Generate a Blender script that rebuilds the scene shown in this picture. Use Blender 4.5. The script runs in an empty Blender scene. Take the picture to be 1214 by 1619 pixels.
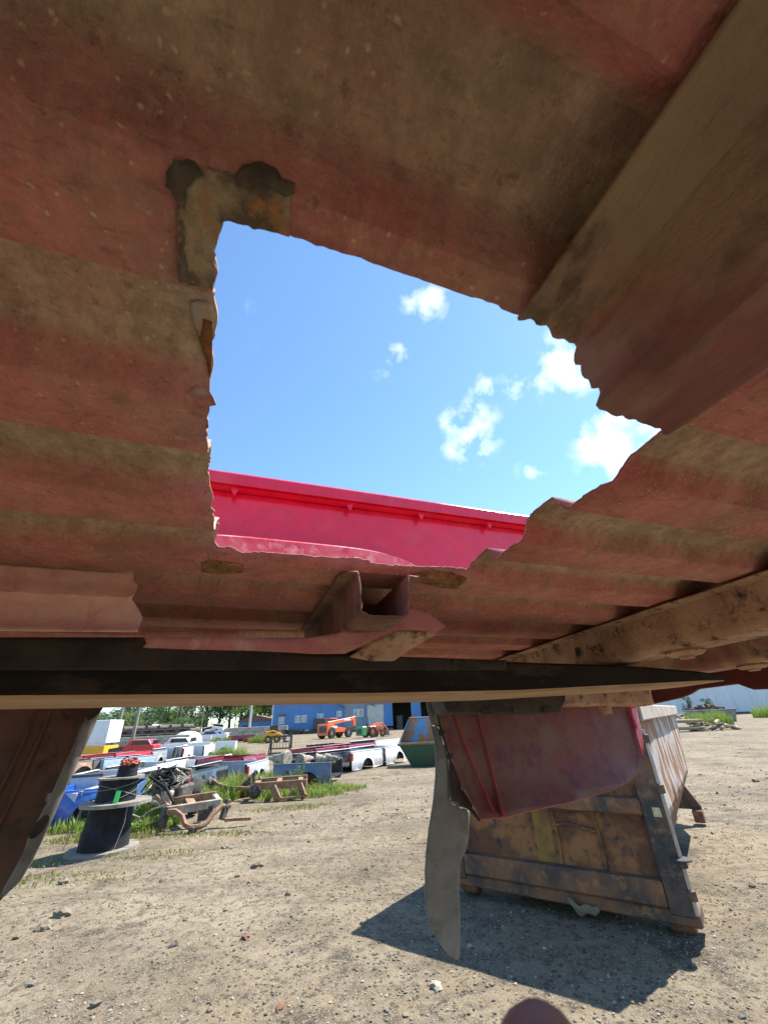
import bpy, bmesh, math, random
import numpy as np
from mathutils import Vector, Matrix, noise
from mathutils.geometry import delaunay_2d_cdt

random.seed(7)
SC = bpy.context.scene
COL = SC.collection
PI = math.pi

# ------------------------------------------------------------------ camera
CAMH = 1.6
ROT = Matrix(((0.9990009502512354, 0.04468894043417482, 0.0),
              (0.020617888079996302, -0.4609035162610083, -0.887210714198921),
              (-0.039648506759397274, 0.886324346557799, -0.46136444229116824)))
FPX, CX, CY = 640.0, 607.0, 809.5
cam = bpy.data.cameras.new('camera')
cam.sensor_fit = 'HORIZONTAL'; cam.sensor_width = 36.0; cam.lens = 36.0 * FPX / 1214.0
cam.clip_start = 0.005; cam.clip_end = 4000
cam.dof.use_dof = True; cam.dof.focus_distance = 2.2; cam.dof.aperture_fstop = 36.0
camo = bpy.data.objects.new('camera', cam); COL.objects.link(camo)
camo.matrix_world = Matrix.Translation((0, 0, CAMH)) @ ROT.to_4x4()
SC.camera = camo

# ------------------------------------------------------------------ light
SUN_EL, SUN_AZ = math.radians(54), math.radians(55)
SDIR = Vector((math.cos(SUN_EL) * math.sin(SUN_AZ), math.cos(SUN_EL) * math.cos(SUN_AZ), math.sin(SUN_EL)))
sun = bpy.data.lights.new('sun', 'SUN'); sun.energy = 5.0; sun.angle = math.radians(0.55); sun.color = (1.0, 0.955, 0.88)
suno = bpy.data.objects.new('sun', sun); COL.objects.link(suno)
suno.rotation_euler = SDIR.to_track_quat('Z', 'Y').to_euler(); suno.location = (20, 20, 40)
SC.view_settings.view_transform = 'Standard'; SC.view_settings.look = 'None'
SC.view_settings.gamma = 1.0; SC.view_settings.exposure = 1.3; SC.view_settings.use_curve_mapping = False
SC.cycles.max_bounces = 10; SC.cycles.diffuse_bounces = 6; SC.cycles.glossy_bounces = 4
SC.cycles.use_denoising = True

def wray(px, py):
    return ROT @ Vector((px - CX, CY - py, -FPX))
def gz(px, py, z=0.0):
    d = wray(px, py); k = (z - CAMH) / d.z
    return Vector((d.x * k, d.y * k, z))
def at(px, py, Y):
    d = wray(px, py); k = Y / d.y
    return Vector((d.x * k, Y, CAMH + d.z * k))

world = bpy.data.worlds.new('World'); SC.world = world; world.use_nodes = True
def build_world():
    nt = world.node_tree; N = nt.nodes; L = nt.links; N.clear()
    out = N.new('ShaderNodeOutputWorld'); bg = N.new('ShaderNodeBackground'); bg.inputs['Strength'].default_value = 0.115
    sky = N.new('ShaderNodeTexSky'); sky.sky_type = 'NISHITA'; sky.sun_disc = False
    sky.sun_elevation = SUN_EL; sky.sun_rotation = SUN_AZ; sky.air_density = 1.0; sky.dust_density = 0.08; sky.ozone_density = 2.2
    tc = N.new('ShaderNodeTexCoord')
    nz = N.new('ShaderNodeTexNoise'); nz.inputs['Scale'].default_value = 15; nz.inputs['Detail'].default_value = 9; nz.inputs['Roughness'].default_value = 0.54
    L.new(tc.outputs['Generated'], nz.inputs['Vector'])
    big = N.new('ShaderNodeTexNoise'); big.inputs['Scale'].default_value = 2.6; big.inputs['Detail'].default_value = 2
    mp = N.new('ShaderNodeMapping'); mp.inputs['Location'].default_value = (3.1, 1.7, 0.4)
    L.new(tc.outputs['Generated'], mp.inputs['Vector']); L.new(mp.outputs['Vector'], big.inputs['Vector'])
    def math_(op, a, b=None, clamp=False):
        m = N.new('ShaderNodeMath'); m.operation = op; m.use_clamp = clamp
        for i, v in enumerate((a, b)):
            if v is None: continue
            if isinstance(v, (int, float)): m.inputs[i].default_value = v
            else: L.new(v, m.inputs[i])
        return m.outputs[0]
    # cloud banks: directions on the sky dome with an angular radius and a density
    clouds = [((742, 685), .095, 1.08), ((985, 700), .115, 1.1), ((895, 578), .095, .9), ((672, 475), .07, .8), ((618, 560), .075, .55),
              ((815, 612), .05, .8), ((1130, 560), .14, .9), ((845, 740), .05, .55), ((372, 505), .09, .2), ((765, 615), .05, .6), ((700, 420), .06, .5)]
    cov = None
    for (p, r, a) in clouds:
        v = wray(*p).normalized()
        d = N.new('ShaderNodeVectorMath'); d.operation = 'DISTANCE'; L.new(tc.outputs['Generated'], d.inputs[0]); d.inputs[1].default_value = v
        m = math_('MULTIPLY', math_('SUBTRACT', 1.0, math_('DIVIDE', d.outputs['Value'], r), True), a)
        cov = m if cov is None else math_('MAXIMUM', cov, m)
    # the same kind of scattered cumulus all round the rest of the dome
    ctr = wray(690, 600).normalized()
    dd = N.new('ShaderNodeVectorMath'); dd.operation = 'DISTANCE'; L.new(tc.outputs['Generated'], dd.inputs[0]); dd.inputs[1].default_value = ctr
    outside = math_('MULTIPLY', math_('SUBTRACT', dd.outputs['Value'], 0.55, True), 4.0, True)
    gen = math_('MULTIPLY', math_('MULTIPLY', math_('SUBTRACT', big.outputs['Fac'], 0.53), 4.0, True), outside)
    cov = math_('MAXIMUM', cov, gen)
    dens = math_('MULTIPLY', math_('ADD', math_('MULTIPLY', cov, 1.15), math_('MULTIPLY', math_('SUBTRACT', nz.outputs['Fac'], 0.5), 4.2)), 1.0)
    mask = math_('MULTIPLY', math_('MULTIPLY', math_('SUBTRACT', dens, 0.28), 0.6, True), math_('MULTIPLY', cov, 2.6, True))
    mix = N.new('ShaderNodeMix'); mix.data_type = 'RGBA'
    L.new(mask, mix.inputs['Factor']); tint = N.new('ShaderNodeMix'); tint.data_type = 'RGBA'; tint.blend_type = 'MULTIPLY'; tint.inputs['Factor'].default_value = 1.0; tint.inputs['B'].default_value = (.84, 1.0, 1.06, 1)
    L.new(sky.outputs['Color'], tint.inputs['A']); L.new(tint.outputs['Result'], mix.inputs['A']); mix.inputs['B'].default_value = (7.2, 7.4, 7.7, 1)
    L.new(mix.outputs['Result'], bg.inputs['Color']); L.new(bg.outputs[0], out.inputs[0])
build_world()

# ------------------------------------------------------------------ materials
MATS = {}
def M(name, c1, c2=None, c3=None, scale=6.0, rough=0.65, metal=0.0, bump=0.15, bscale=70.0, specks=None, stretch=(1, 1, 1), cut=(0.4, 0.62), spec=0.4, coat=0.0, emit=None):
    """paint / metal / stone: up to three own colours mixed by noise, fine relief, optional chips"""
    if name in MATS: return MATS[name]
    m = bpy.data.materials.new(name); m.use_nodes = True; nt = m.node_tree; N = nt.nodes; L = nt.links
    b = N['Principled BSDF']; b.inputs['Metallic'].default_value = metal; b.inputs['Specular IOR Level'].default_value = spec
    b.inputs['Coat Weight'].default_value = coat
    tc = N.new('ShaderNodeTexCoord'); mp = N.new('ShaderNodeMapping'); mp.inputs['Scale'].default_value = stretch
    L.new(tc.outputs['Object'], mp.inputs['Vector'])
    def nz(sc, det=5, ro=0.6):
        n = N.new('ShaderNodeTexNoise'); n.inputs['Scale'].default_value = sc; n.inputs['Detail'].default_value = det; n.inputs['Roughness'].default_value = ro
        L.new(mp.outputs['Vector'], n.inputs['Vector']); return n.outputs['Fac']
    def ramp(f, a, bb):
        r = N.new('ShaderNodeMapRange'); r.inputs['From Min'].default_value = a; r.inputs['From Max'].default_value = bb; L.new(f, r.inputs['Value']); return r.outputs['Result']
    def mixc(f, a, bb):
        x = N.new('ShaderNodeMix'); x.data_type = 'RGBA'; L.new(f, x.inputs['Factor'])
        for k, v in (('A', a), ('B', bb)):
            if isinstance(v, tuple): x.inputs[k].default_value = (*v, 1)
            else: L.new(v, x.inputs[k])
        return x.outputs['Result']
    c = c1
    if c2: c = mixc(ramp(nz(scale), *cut), c1, c2)
    if c3: c = mixc(ramp(nz(scale * 2.7, 7, 0.7), 0.52, 0.66), c, c3)
    if specks:
        v = N.new('ShaderNodeTexVoronoi'); v.inputs['Scale'].default_value = specks[1]; L.new(mp.outputs['Vector'], v.inputs['Vector'])
        c = mixc(ramp(v.outputs['Distance'], specks[2], specks[2] * 0.6), c, specks[0])
    # small brightness drift so no face is one flat colour
    hs = N.new('ShaderNodeHueSaturation'); L.new(ramp(nz(scale * 6, 4), 0.2, 0.8), hs.inputs['Value'])
    rr = hs.inputs['Value'].links[0].from_node; rr.inputs['To Min'].default_value = 0.86; rr.inputs['To Max'].default_value = 1.14
    if isinstance(c, tuple): hs.inputs['Color'].default_value = (*c, 1)
    else: L.new(c, hs.inputs['Color'])
    L.new(hs.outputs['Color'], b.inputs['Base Color'])
    r = ramp(nz(scale * 3, 4), 0.3, 0.7); rn = r.node; rn.inputs['To Min'].default_value = max(0.05, rough - 0.1); rn.inputs['To Max'].default_value = min(1, rough + 0.12)
    L.new(r, b.inputs['Roughness'])
    if bump:
        bp = N.new('ShaderNodeBump'); bp.inputs['Strength'].default_value = bump; bp.inputs['Distance'].default_value = 0.01
        L.new(nz(bscale, 6, 0.65), bp.inputs['Height']); L.new(bp.outputs['Normal'], b.inputs['Normal'])
    if emit:
        b.inputs['Emission Color'].default_value = (*emit[:3], 1); b.inputs['Emission Strength'].default_value = emit[3]
    MATS[name] = m
    return m
def paint(name, c, dirt=(0.22, 0.19, 0.15), rough=0.3):
    return M(name, c, tuple(0.75 * a + 0.25 * d for a, d in zip(c, dirt)), None, scale=2.2, rough=rough, bump=0.03, coat=0.35, cut=(0.45, 0.75))

# ------------------------------------------------------------------ mesh helpers
def obj(name, me, mat=None, parent=None, mat2=None):
    o = bpy.data.objects.new(name, me); COL.objects.link(o)
    if mat and not me.materials:
        me.materials.append(mat)
        if mat2: me.materials.append(mat2)
    if parent: o.parent = parent
    return o
def tag(o, label=None, cat=None, group=None, kind=None):
    if label: o['label'] = label
    if cat: o['category'] = cat
    if group: o['group'] = group
    if kind: o['kind'] = kind
    return o
def thing(name, label, cat, loc=(0, 0, 0), rz=0.0, group=None):
    o = bpy.data.objects.new(name, None); COL.objects.link(o); o.empty_display_size = 0.2
    o.location = loc; o.rotation_euler = (0, 0, rz)
    return tag(o, label, cat, group)
def copy_tree(o, parent=None):
    c = o.copy(); COL.objects.link(c); c.parent = parent
    for ch in list(o.children): copy_tree(ch, c)
    return c

class MB:
    def __init__(s): s.v = []; s.f = []; s.sm = []
    def add(s, vs, fs, smooth=False):
        o = len(s.v); s.v += [tuple(v) for v in vs]; s.f += [tuple(i + o for i in f) for f in fs]; s.sm += [smooth] * len(fs); return s
    def box(s, x0, x1, y0, y1, z0, z1, mat=None, ch=0.0):
        if ch > 0:
            return s.cbox(x0, x1, y0, y1, z0, z1, ch, mat)
        vs = [Vector((x, y, z)) for x in (x0, x1) for y in (y0, y1) for z in (z0, z1)]
        if mat: vs = [mat @ v for v in vs]
        return s.add(vs, [(0, 1, 3, 2), (4, 6, 7, 5), (0, 4, 5, 1), (2, 3, 7, 6), (0, 2, 6, 4), (1, 5, 7, 3)])
    def cbox(s, x0, x1, y0, y1, z0, z1, c, mat=None):
        bm = bmesh.new(); bmesh.ops.create_cube(bm, size=1.0)
        for v in bm.verts: v.co = Vector(((x0 + x1) / 2 + v.co.x * (x1 - x0), (y0 + y1) / 2 + v.co.y * (y1 - y0), (z0 + z1) / 2 + v.co.z * (z1 - z0)))
        bmesh.ops.bevel(bm, geom=bm.edges[:], offset=c, segments=1, affect='EDGES', profile=0.5)
        bm.verts.index_update()
        vs = [v.co.copy() for v in bm.verts]; fs = [tuple(v.index for v in f.verts) for f in bm.faces]; bm.free()
        if mat: vs = [mat @ v for v in vs]
        return s.add(vs, fs)
    def prism(s, poly, a, b, axis='y', mat=None):
        n = len(poly)
        def mk(p, t):
            if axis == 'y': return Vector((p[0], t, p[1]))
            if axis == 'x': return Vector((t, p[0], p[1]))
            return Vector((p[0], p[1], t))
        vs = [mk(p, a) for p in poly] + [mk(p, b) for p in poly]
        if mat: vs = [mat @ v for v in vs]
        fs = [tuple(range(n)), tuple(range(2 * n - 1, n - 1, -1))] + [(i, i + n, (i + 1) % n + n, (i + 1) % n) for i in range(n)]
        return s.add(vs, fs)
    def tube(s, pts, r, seg=8, close=False):
        pts = [Vector(p) for p in pts]; rs = r if isinstance(r, (list, tuple)) else [r] * len(pts)
        vs = []; prev = None
        for i, p in enumerate(pts):
            t = (pts[min(i + 1, len(pts) - 1)] - pts[max(i - 1, 0)]).normalized()
            if prev is None: n = t.orthogonal().normalized()
            else:
                n = prev - t * prev.dot(t); n = n.normalized() if n.length > 1e-5 else t.orthogonal().normalized()
            prev = n; bvec = t.cross(n)
            vs += [p + (n * math.cos(a) + bvec * math.sin(a)) * rs[i] for a in [2 * PI * k / seg for k in range(seg)]]
        fs = [(i * seg + k, i * seg + (k + 1) % seg, (i + 1) * seg + (k + 1) % seg, (i + 1) * seg + k) for i in range(len(pts) - 1) for k in range(seg)]
        s.add(vs, fs, True); o = len(s.v) - len(vs)
        s.f += [tuple(o + k for k in range(seg - 1, -1, -1)), tuple(o + (len(pts) - 1) * seg + k for k in range(seg))]; s.sm += [False, False]
        return s
    def lathe(s, prof, seg=24, mat=None, caps=True):
        vs = [Vector((r * math.cos(a), r * math.sin(a), z)) for (r, z) in prof for a in [2 * PI * k / seg for k in range(seg)]]
        if mat: vs = [mat @ v for v in vs]
        n = len(prof)
        fs = [(i * seg + k, i * seg + (k + 1) % seg, (i + 1) * seg + (k + 1) % seg, (i + 1) * seg + k) for i in range(n - 1) for k in range(seg)]
        o = len(s.v); s.add(vs, fs, True)
        if caps:
            s.f += [tuple(o + k for k in range(seg - 1, -1, -1)), tuple(o + (n - 1) * seg + k for k in range(seg))]; s.sm += [False, False]
        return s
    def mesh(s, name='m', angle=35):
        me = bpy.data.meshes.new(name); me.from_pydata(s.v, [], s.f); me.polygons.foreach_set('use_smooth', s.sm)
        me.update()
        if any(s.sm): me.set_sharp_from_angle(angle=math.radians(angle))
        return me
    def build(s, name, mat, parent=None, bevel=0.0):
        o = obj(name, s.mesh(name), mat, parent)
        if bevel:
            md = o.modifiers.new('bevel', 'BEVEL'); md.width = bevel; md.segments = 2; md.limit_method = 'ANGLE'
        return o
def box(name, mat, parent, *d, ch=0.0, m=None):
    return MB().box(*d, mat=m, ch=ch).build(name, mat, parent)

def inpoly(p, poly):
    x, y = p; c = False; j = len(poly) - 1
    for i in range(len(poly)):
        xi, yi = poly[i]; xj, yj = poly[j]
        if (yi > y) != (yj > y) and x < (xj - xi) * (y - yi) / (yj - yi) + xi: c = not c
        j = i
    return c
def ragged(poly, step, amp, closed=True, seed=0):
    rnd = random.Random(seed); out = []
    n = len(poly)
    for i in range(n if closed else n - 1):
        a = Vector(poly[i]); b = Vector(poly[(i + 1) % n]); d = b - a; k = max(1, int(d.length / step))
        nn = Vector((-d.y, d.x)).normalized() if d.length > 0 else Vector((0, 0))
        for j in range(k):
            q = a + d * (j / k)
            w = noise.noise((q.x * 45, q.y * 45, seed)) + 0.6 * noise.noise((q.x * 160, q.y * 160, seed + 5)) + rnd.uniform(-0.35, 0.35)
            q = q + nn * amp * w * (.35 + 2.2 * abs(noise.noise((q.x * 17, q.y * 17, seed + 3))))
            out.append((q.x, q.y))
    return out
def cdt_patch(outline, grid, holes=(), lines=()):
    """triangulated 2-D sheet with an outline, optional holes and crease lines -> (points, triangles)"""
    vs = []; es = []
    def loop(p):
        o = len(vs); vs.extend(Vector(q) for q in p); es.extend((o + i, o + (i + 1) % len(p)) for i in range(len(p)))
    loop(outline)
    for h in holes: loop(h)
    for a, b in lines:
        o = len(vs); vs.extend((Vector(a), Vector(b))); es.append((o, o + 1))
    if grid:
        xs = [p[0] for p in outline]; ys = [p[1] for p in outline]
        x = min(xs) + grid * .5
        while x < max(xs):
            y = min(ys) + grid * .5
            while y < max(ys):
                if inpoly((x, y), outline): vs.append(Vector((x + random.uniform(-.1, .1) * grid, y + random.uniform(-.1, .1) * grid)))
                y += grid
            x += grid
    r = delaunay_2d_cdt(vs, es, [], 0, 1e-7)
    P = [tuple(v) for v in r[0]]; T = []
    for f in r[2]:
        c = (sum(P[i][0] for i in f) / 3, sum(P[i][1] for i in f) / 3)
        if inpoly(c, outline) and not any(inpoly(c, h) for h in holes): T.append(tuple(f))
    return P, T
def sheet(name, P, T, fn, mat, parent, thick, mat2=None, smooth=True, angle=30, offset=0.0, face=None):
    used = sorted({i for t in T for i in t}); idx = {k: i for i, k in enumerate(used)}
    me = bpy.data.meshes.new(name); me.from_pydata([fn(*P[i]) for i in used], [], [tuple(idx[i] for i in t) for t in T])
    bm = bmesh.new(); bm.from_mesh(me); bmesh.ops.recalc_face_normals(bm, faces=bm.faces[:])
    if face and sum((f.normal * f.calc_area() for f in bm.faces), Vector()).dot(Vector(face)) < 0: bmesh.ops.reverse_faces(bm, faces=bm.faces[:])
    bm.to_mesh(me); bm.free()
    if smooth:
        me.polygons.foreach_set('use_smooth', [True] * len(me.polygons)); me.set_sharp_from_angle(angle=math.radians(angle))
    o = obj(name, me, mat, parent, mat2)
    md = o.modifiers.new('thickness', 'SOLIDIFY'); md.thickness = thick; md.offset = offset
    if mat2: md.material_offset = 1; md.material_offset_rim = 1
    return o

# ------------------------------------------------------------------ ground
def hgt(x, y):
    d = math.hypot(x, y)
    k = 1.0 if d < 40 else max(0.0, 1 - (d - 40) / 40)
    v = 0.035 * noise.noise((x * .35, y * .35, 1.3)) + 0.014 * noise.noise((x * 1.3, y * 1.3, 4.1)) + 0.007 * noise.noise((x * 4.1, y * 4.1, 8.3))
    # wheel ruts across the open yard on the right
    r = (y - 0.35 * x - 6.5); rut = 0
    for c in (0.0, 1.9, 6.2, 8.0):
        rut -= 0.03 * math.exp(-((r - c + 0.3 * noise.noise((x * .2, 0, c))) / .28) ** 2)
    if x > 2.5: v += rut * min(1, (x - 2.5) / 2)
    return v * k
def axis(lo, hi, near0, near1, fine):
    out = [near0]; s = fine
    while out[-1] < near1: out.append(out[-1] + fine)
    while out[-1] < hi: s *= 1.14; out.append(out[-1] + s)
    s = fine; lowp = []
    x = near0
    while x > lo: s *= 1.14; x -= s; lowp.append(x)
    return lowp[::-1] + out
def build_ground():
    xs = axis(-1800, 1800, -9, 9, 0.11); ys = axis(-1500, 2200, 1.5, 16, 0.11)
    nx, ny = len(xs), len(ys)
    vs = [(x, y, hgt(x, y) if abs(x) < 90 and -90 < y < 90 else 0.0) for y in ys for x in xs]
    fs = [(j * nx + i, j * nx + i + 1, (j + 1) * nx + i + 1, (j + 1) * nx + i) for j in range(ny - 1) for i in range(nx - 1)]
    me = bpy.data.meshes.new('ground'); me.from_pydata(vs, [], fs); me.polygons.foreach_set('use_smooth', [True] * len(fs))
    m = bpy.data.materials.new('yard_dirt'); m.use_nodes = True; nt = m.node_tree; N = nt.nodes; L = nt.links; b = N['Principled BSDF']
    b.inputs['Roughness'].default_value = 0.95; b.inputs['Specular IOR Level'].default_value = 0.15
    tc = N.new('ShaderNodeTexCoord')
    def nz(sc, det=6, ro=.6, off=0, st=(1, 1, 1)):
        mp = N.new('ShaderNodeMapping'); mp.inputs['Location'].default_value = (off, off * .7, 0); mp.inputs['Scale'].default_value = st
        L.new(tc.outputs['Object'], mp.inputs['Vector'])
        n = N.new('ShaderNodeTexNoise'); n.inputs['Scale'].default_value = sc; n.inputs['Detail'].default_value = det; n.inputs['Roughness'].default_value = ro
        L.new(mp.outputs['Vector'], n.inputs['Vector']); return n.outputs['Fac']
    def mr(f, a, c, lo=0., hi=1.):
        r = N.new('ShaderNodeMapRange'); r.inputs['From Min'].default_value = a; r.inputs['From Max'].default_value = c
        r.inputs['To Min'].default_value = lo; r.inputs['To Max'].default_value = hi; L.new(f, r.inputs['Value']); return r.outputs['Result']
    def mx(f, a, c):
        x = N.new('ShaderNodeMix'); x.data_type = 'RGBA'; L.new(f, x.inputs['Factor'])
        for k, v in (('A', a), ('B', c)):
            if isinstance(v, tuple): x.inputs[k].default_value = (*v, 1)
            else: L.new(v, x.inputs[k])
        return x.outputs['Result']
    c = mx(mr(nz(.55, 8, .75), .42, .58), (.215, .166, .102), (.125, .098, .064))
    c = mx(mr(nz(.3, 8, .72, 7), .47, .62), c, (.265, .213, .142))
    c = mx(mr(nz(1.3, 8, .7, 17, (.16, 1, 1)), .50, .60, 0, .5), c, (.26, .21, .14))
    c = mx(mr(nz(1.6, 8, .7, 23, (.14, 1, 1)), .54, .64, 0, .55), c, (.095, .074, .05))
    c = mx(mr(nz(1.1, 9, .75, 3), .54, .63), c, (.062, .046, .031))
    c = mx(mr(nz(7, 7, .8, 11), .48, .64), c, (.082, .064, .045))
    def vor(sc, off):
        mp = N.new('ShaderNodeMapping'); mp.inputs['Location'].default_value = (off, off, 0); L.new(tc.outputs['Object'], mp.inputs['Vector'])
        v = N.new('ShaderNodeTexVoronoi'); v.inputs['Scale'].default_value = sc; L.new(mp.outputs['Vector'], v.inputs['Vector']); return v
    v1 = vor(55, 0); v2 = vor(120, 3)
    pick = mr(v1.outputs['Color'], .62, .68)
    c = mx(mr(v2.outputs['Color'], .72, .8, 0, .6), c, (.27, .235, .18))
    f1 = N.new('ShaderNodeMath'); f1.operation = 'MULTIPLY'; L.new(mr(v1.outputs['Distance'], .42, .3), f1.inputs[0]); L.new(pick, f1.inputs[1])
    c = mx(f1.outputs[0], c, (.28, .25, .20))
    pick2 = mr(vor(38, 9).outputs['Color'], .8, .83, 0, .7)
    c = mx(pick2, c, (.05, .042, .034))
    L.new(c, b.inputs['Base Color'])
    hsum = N.new('ShaderNodeMath'); hsum.operation = 'ADD'; L.new(nz(34, 8, .75), hsum.inputs[0]); L.new(mr(f1.outputs[0], 0, 1, 0, .55), hsum.inputs[1])
    bp = N.new('ShaderNodeBump'); bp.inputs['Strength'].default_value = .9; bp.inputs['Distance'].default_value = .018; L.new(hsum.outputs[0], bp.inputs['Height']); L.new(bp.outputs['Normal'], b.inputs['Normal'])
    me.materials.append(m)
    o = bpy.data.objects.new('ground', me); COL.objects.link(o); o['kind'] = 'structure'
build_ground()

def stones(name, n, region, smin, smax, mats, seed, label):
    rnd = random.Random(seed); bm = bmesh.new(); bmesh.ops.create_icosphere(bm, subdivisions=1, radius=1)
    base = np.array([v.co[:] for v in bm.verts]); tri = np.array([[v.index for v in f.verts] for f in bm.faces]); bm.free()
    V = []; F = []; MI = []; off = 0
    for i in range(n):
        x, y = region(rnd); s = smin + (smax - smin) * rnd.random() ** 4.0
        q = base * np.array([s * rnd.uniform(.7, 1.3), s * rnd.uniform(.7, 1.3), s * rnd.uniform(.45, .9)])
        q = q * (1 + np.array([[rnd.uniform(-.28, .28)] for _ in range(12)]))
        a = rnd.uniform(0, 2 * PI); ca, sa = math.cos(a), math.sin(a)
        q = np.stack([q[:, 0] * ca - q[:, 1] * sa + x, q[:, 0] * sa + q[:, 1] * ca + y, q[:, 2] + hgt(x, y) + s * .2], 1)
        V.append(q); F.append(tri + off); MI += [rnd.choices(range(len(mats)), [9, 5, 2.2, .35, .25][:len(mats)])[0]] * len(tri); off += 12
    V = np.concatenate(V); F = np.concatenate(F)
    me = bpy.data.meshes.new(name); me.from_pydata(V.tolist(), [], F.tolist()); me.polygons.foreach_set('material_index', MI)
    for m in mats: me.materials.append(m)
    o = bpy.data.objects.new(name, me); COL.objects.link(o); tag(o, label, 'gravel', kind='stuff')
ST = [M('stone_tan', (.20, .165, .115), (.14, .115, .08), scale=9, rough=.95, bump=.3), M('stone_grey', (.17, .155, .13), (.11, .10, .085), scale=9, rough=.95, bump=.3),
      M('stone_pale', (.34, .30, .24), (.25, .215, .165), scale=9, rough=.95), M('stone_dark', (.04, .034, .028), (.08, .065, .05), scale=9, rough=.95), M('stone_brick', (.19, .09, .055), (.14, .075, .05), scale=9, rough=.95)]
def reg_near(r):
    d = 3.0 + 9 * r.random() ** 1.25; a = r.uniform(-.8, .8); return d * math.tan(a), d
def reg_mid(r):
    d = 9 + 26 * r.random() ** 1.3; a = r.uniform(-.72, .8); return d * math.tan(a), d
stones('gravel', 26000, reg_near, .0035, .014, ST, 3, 'loose gravel and pebbles strewn over the near dirt')
stones('gravel', 420, reg_near, .012, .038, ST, 8, 'scattered larger stones lying on the near dirt')
stones('gravel', 5000, reg_mid, .008, .035, ST, 4, 'sparser stones strewn over the dirt farther off')

# grass / weeds -----------------------------------------------------
def weeds(name, spots, seed, label, mat, cat='grass'):
    """spots: (x, y, radius_x, radius_y, count, height)"""
    rnd = random.Random(seed); V = []; F = []
    for (x, y, rx, ry, n, h) in spots:
        for _ in range(n):
            a = rnd.uniform(0, 2 * PI); q = rnd.random() ** .6
            px, py = x + rx * q * math.cos(a), y + ry * q * math.sin(a)
            clump = .55 + .9 * max(0, noise.noise((px * 1.6, py * 1.6, 2.2)) + .35)
            hh = h * rnd.uniform(.35, 1.1) * clump; wd = rnd.uniform(.004, .011) * (1 + h)
            d = rnd.uniform(0, 2 * PI); lean = rnd.uniform(.05, .55) * hh; z = hgt(px, py)
            ox, oy = -math.sin(d) * wd, math.cos(d) * wd
            mx_, my_ = px + math.cos(d) * lean * .35, py + math.sin(d) * lean * .35
            tx, ty = px + math.cos(d) * lean, py + math.sin(d) * lean
            i = len(V)
            V += [(px - ox, py - oy, z - .01), (px + ox, py + oy, z - .01), (mx_ + ox * .9, my_ + oy * .9, z + hh * .6), (mx_ - ox * .9, my_ - oy * .9, z + hh * .6), (tx, ty, z + hh)]
            F += [(i, i + 1, i + 2, i + 3), (i + 3, i + 2, i + 4)]
            if h > .22 and rnd.random() < .5:      # broad weed leaf
                for _k in range(2):
                    lz = z + hh * rnd.uniform(.3, .95); ls = rnd.uniform(.025, .06); aa = rnd.uniform(0, 2 * PI); tl = rnd.uniform(-.4, .6)
                    c_, s_ = math.cos(aa), math.sin(aa); i = len(V); bx, by = mx_, my_
                    V += [(bx, by, lz), (bx + c_ * ls - s_ * ls * .35, by + s_ * ls + c_ * ls * .35, lz + tl * ls * .5), (bx + c_ * ls * 2, by + s_ * ls * 2, lz + tl * ls), (bx + c_ * ls + s_ * ls * .35, by + s_ * ls - c_ * ls * .35, lz + tl * ls * .5)]
                    F += [(i, i + 1, i + 2, i + 3)]
    me = bpy.data.meshes.new(name); me.from_pydata(V, [], F); me.materials.append(mat)
    o = bpy.data.objects.new(name, me); COL.objects.link(o); return tag(o, label, cat, kind='stuff')
def leafmat(name, c1, c2, tr=.35):
    m = M(name, c1, c2, scale=1.2, rough=.6, bump=0, cut=(.35, .65))
    b = m.node_tree.nodes['Principled BSDF']; b.inputs['Subsurface Weight'].default_value = 0.0
    t = m.node_tree.nodes.new('ShaderNodeBsdfTranslucent'); mx = m.node_tree.nodes.new('ShaderNodeMixShader'); mx.inputs[0].default_value = tr
    src = b.inputs['Base Color'].links[0].from_socket; m.node_tree.links.new(src, t.inputs['Color'])
    out = m.node_tree.nodes['Material Output']
    m.node_tree.links.new(b.outputs[0], mx.inputs[1]); m.node_tree.links.new(t.outputs[0], mx.inputs[2]); m.node_tree.links.new(mx.outputs[0], out.inputs[0])
    return m
GRASS = leafmat('weed_green', (.16, .25, .035), (.25, .32, .06))
GRASS2 = leafmat('dry_grass', (.2, .22, .05), (.27, .25, .09))

# ------------------------------------------------------------------ suspended truck bed
EL = Vector((0.93551133, 0.35327434, -0.00397432)); EC = Vector((-0.35314295, 0.93471321, -0.04001585)); EN = Vector((-0.01042172, 0.03883878, 0.99919114))
BED = Matrix(((EL.x, EC.x, EN.x, 0), (EL.y, EC.y, EN.y, 0), (EL.z, EC.z, EN.z, CAMH), (0, 0, 0, 1)))
def dl(px, py):
    d = wray(px, py); return Vector((d.dot(EL), d.dot(EC), d.dot(EN)))
def onU(px, py, U): d = dl(px, py); k = U / d.y; return (d.x * k, d.z * k)      # -> (s, z)
def onS(px, py, S): d = dl(px, py); k = S / d.x; return (d.y * k, d.z * k)      # -> (u, z)
def onZ(px, py, Z): d = dl(px, py); k = Z / d.z; return (d.x * k, d.y * k)      # -> (s, u)
H0, PITCH, E0, RD = 0.18, 0.1206, 0.126, 0.021
PROF = [(0, 0), (.004, RD * .35), (.013, RD * .95), (.018, RD), (.050, RD), (.056, RD * .92), (.062, RD * .66), (.068, RD * .30), (.073, .06 * RD), (.078, 0), (PITCH, 0)]
def fz(u):
    t = (u - E0) % PITCH
    for (a, za), (b, zb) in zip(PROF, PROF[1:]):
        if a <= t <= b: return H0 + za + (zb - za) * (t - a) / (b - a)
    return H0
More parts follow.
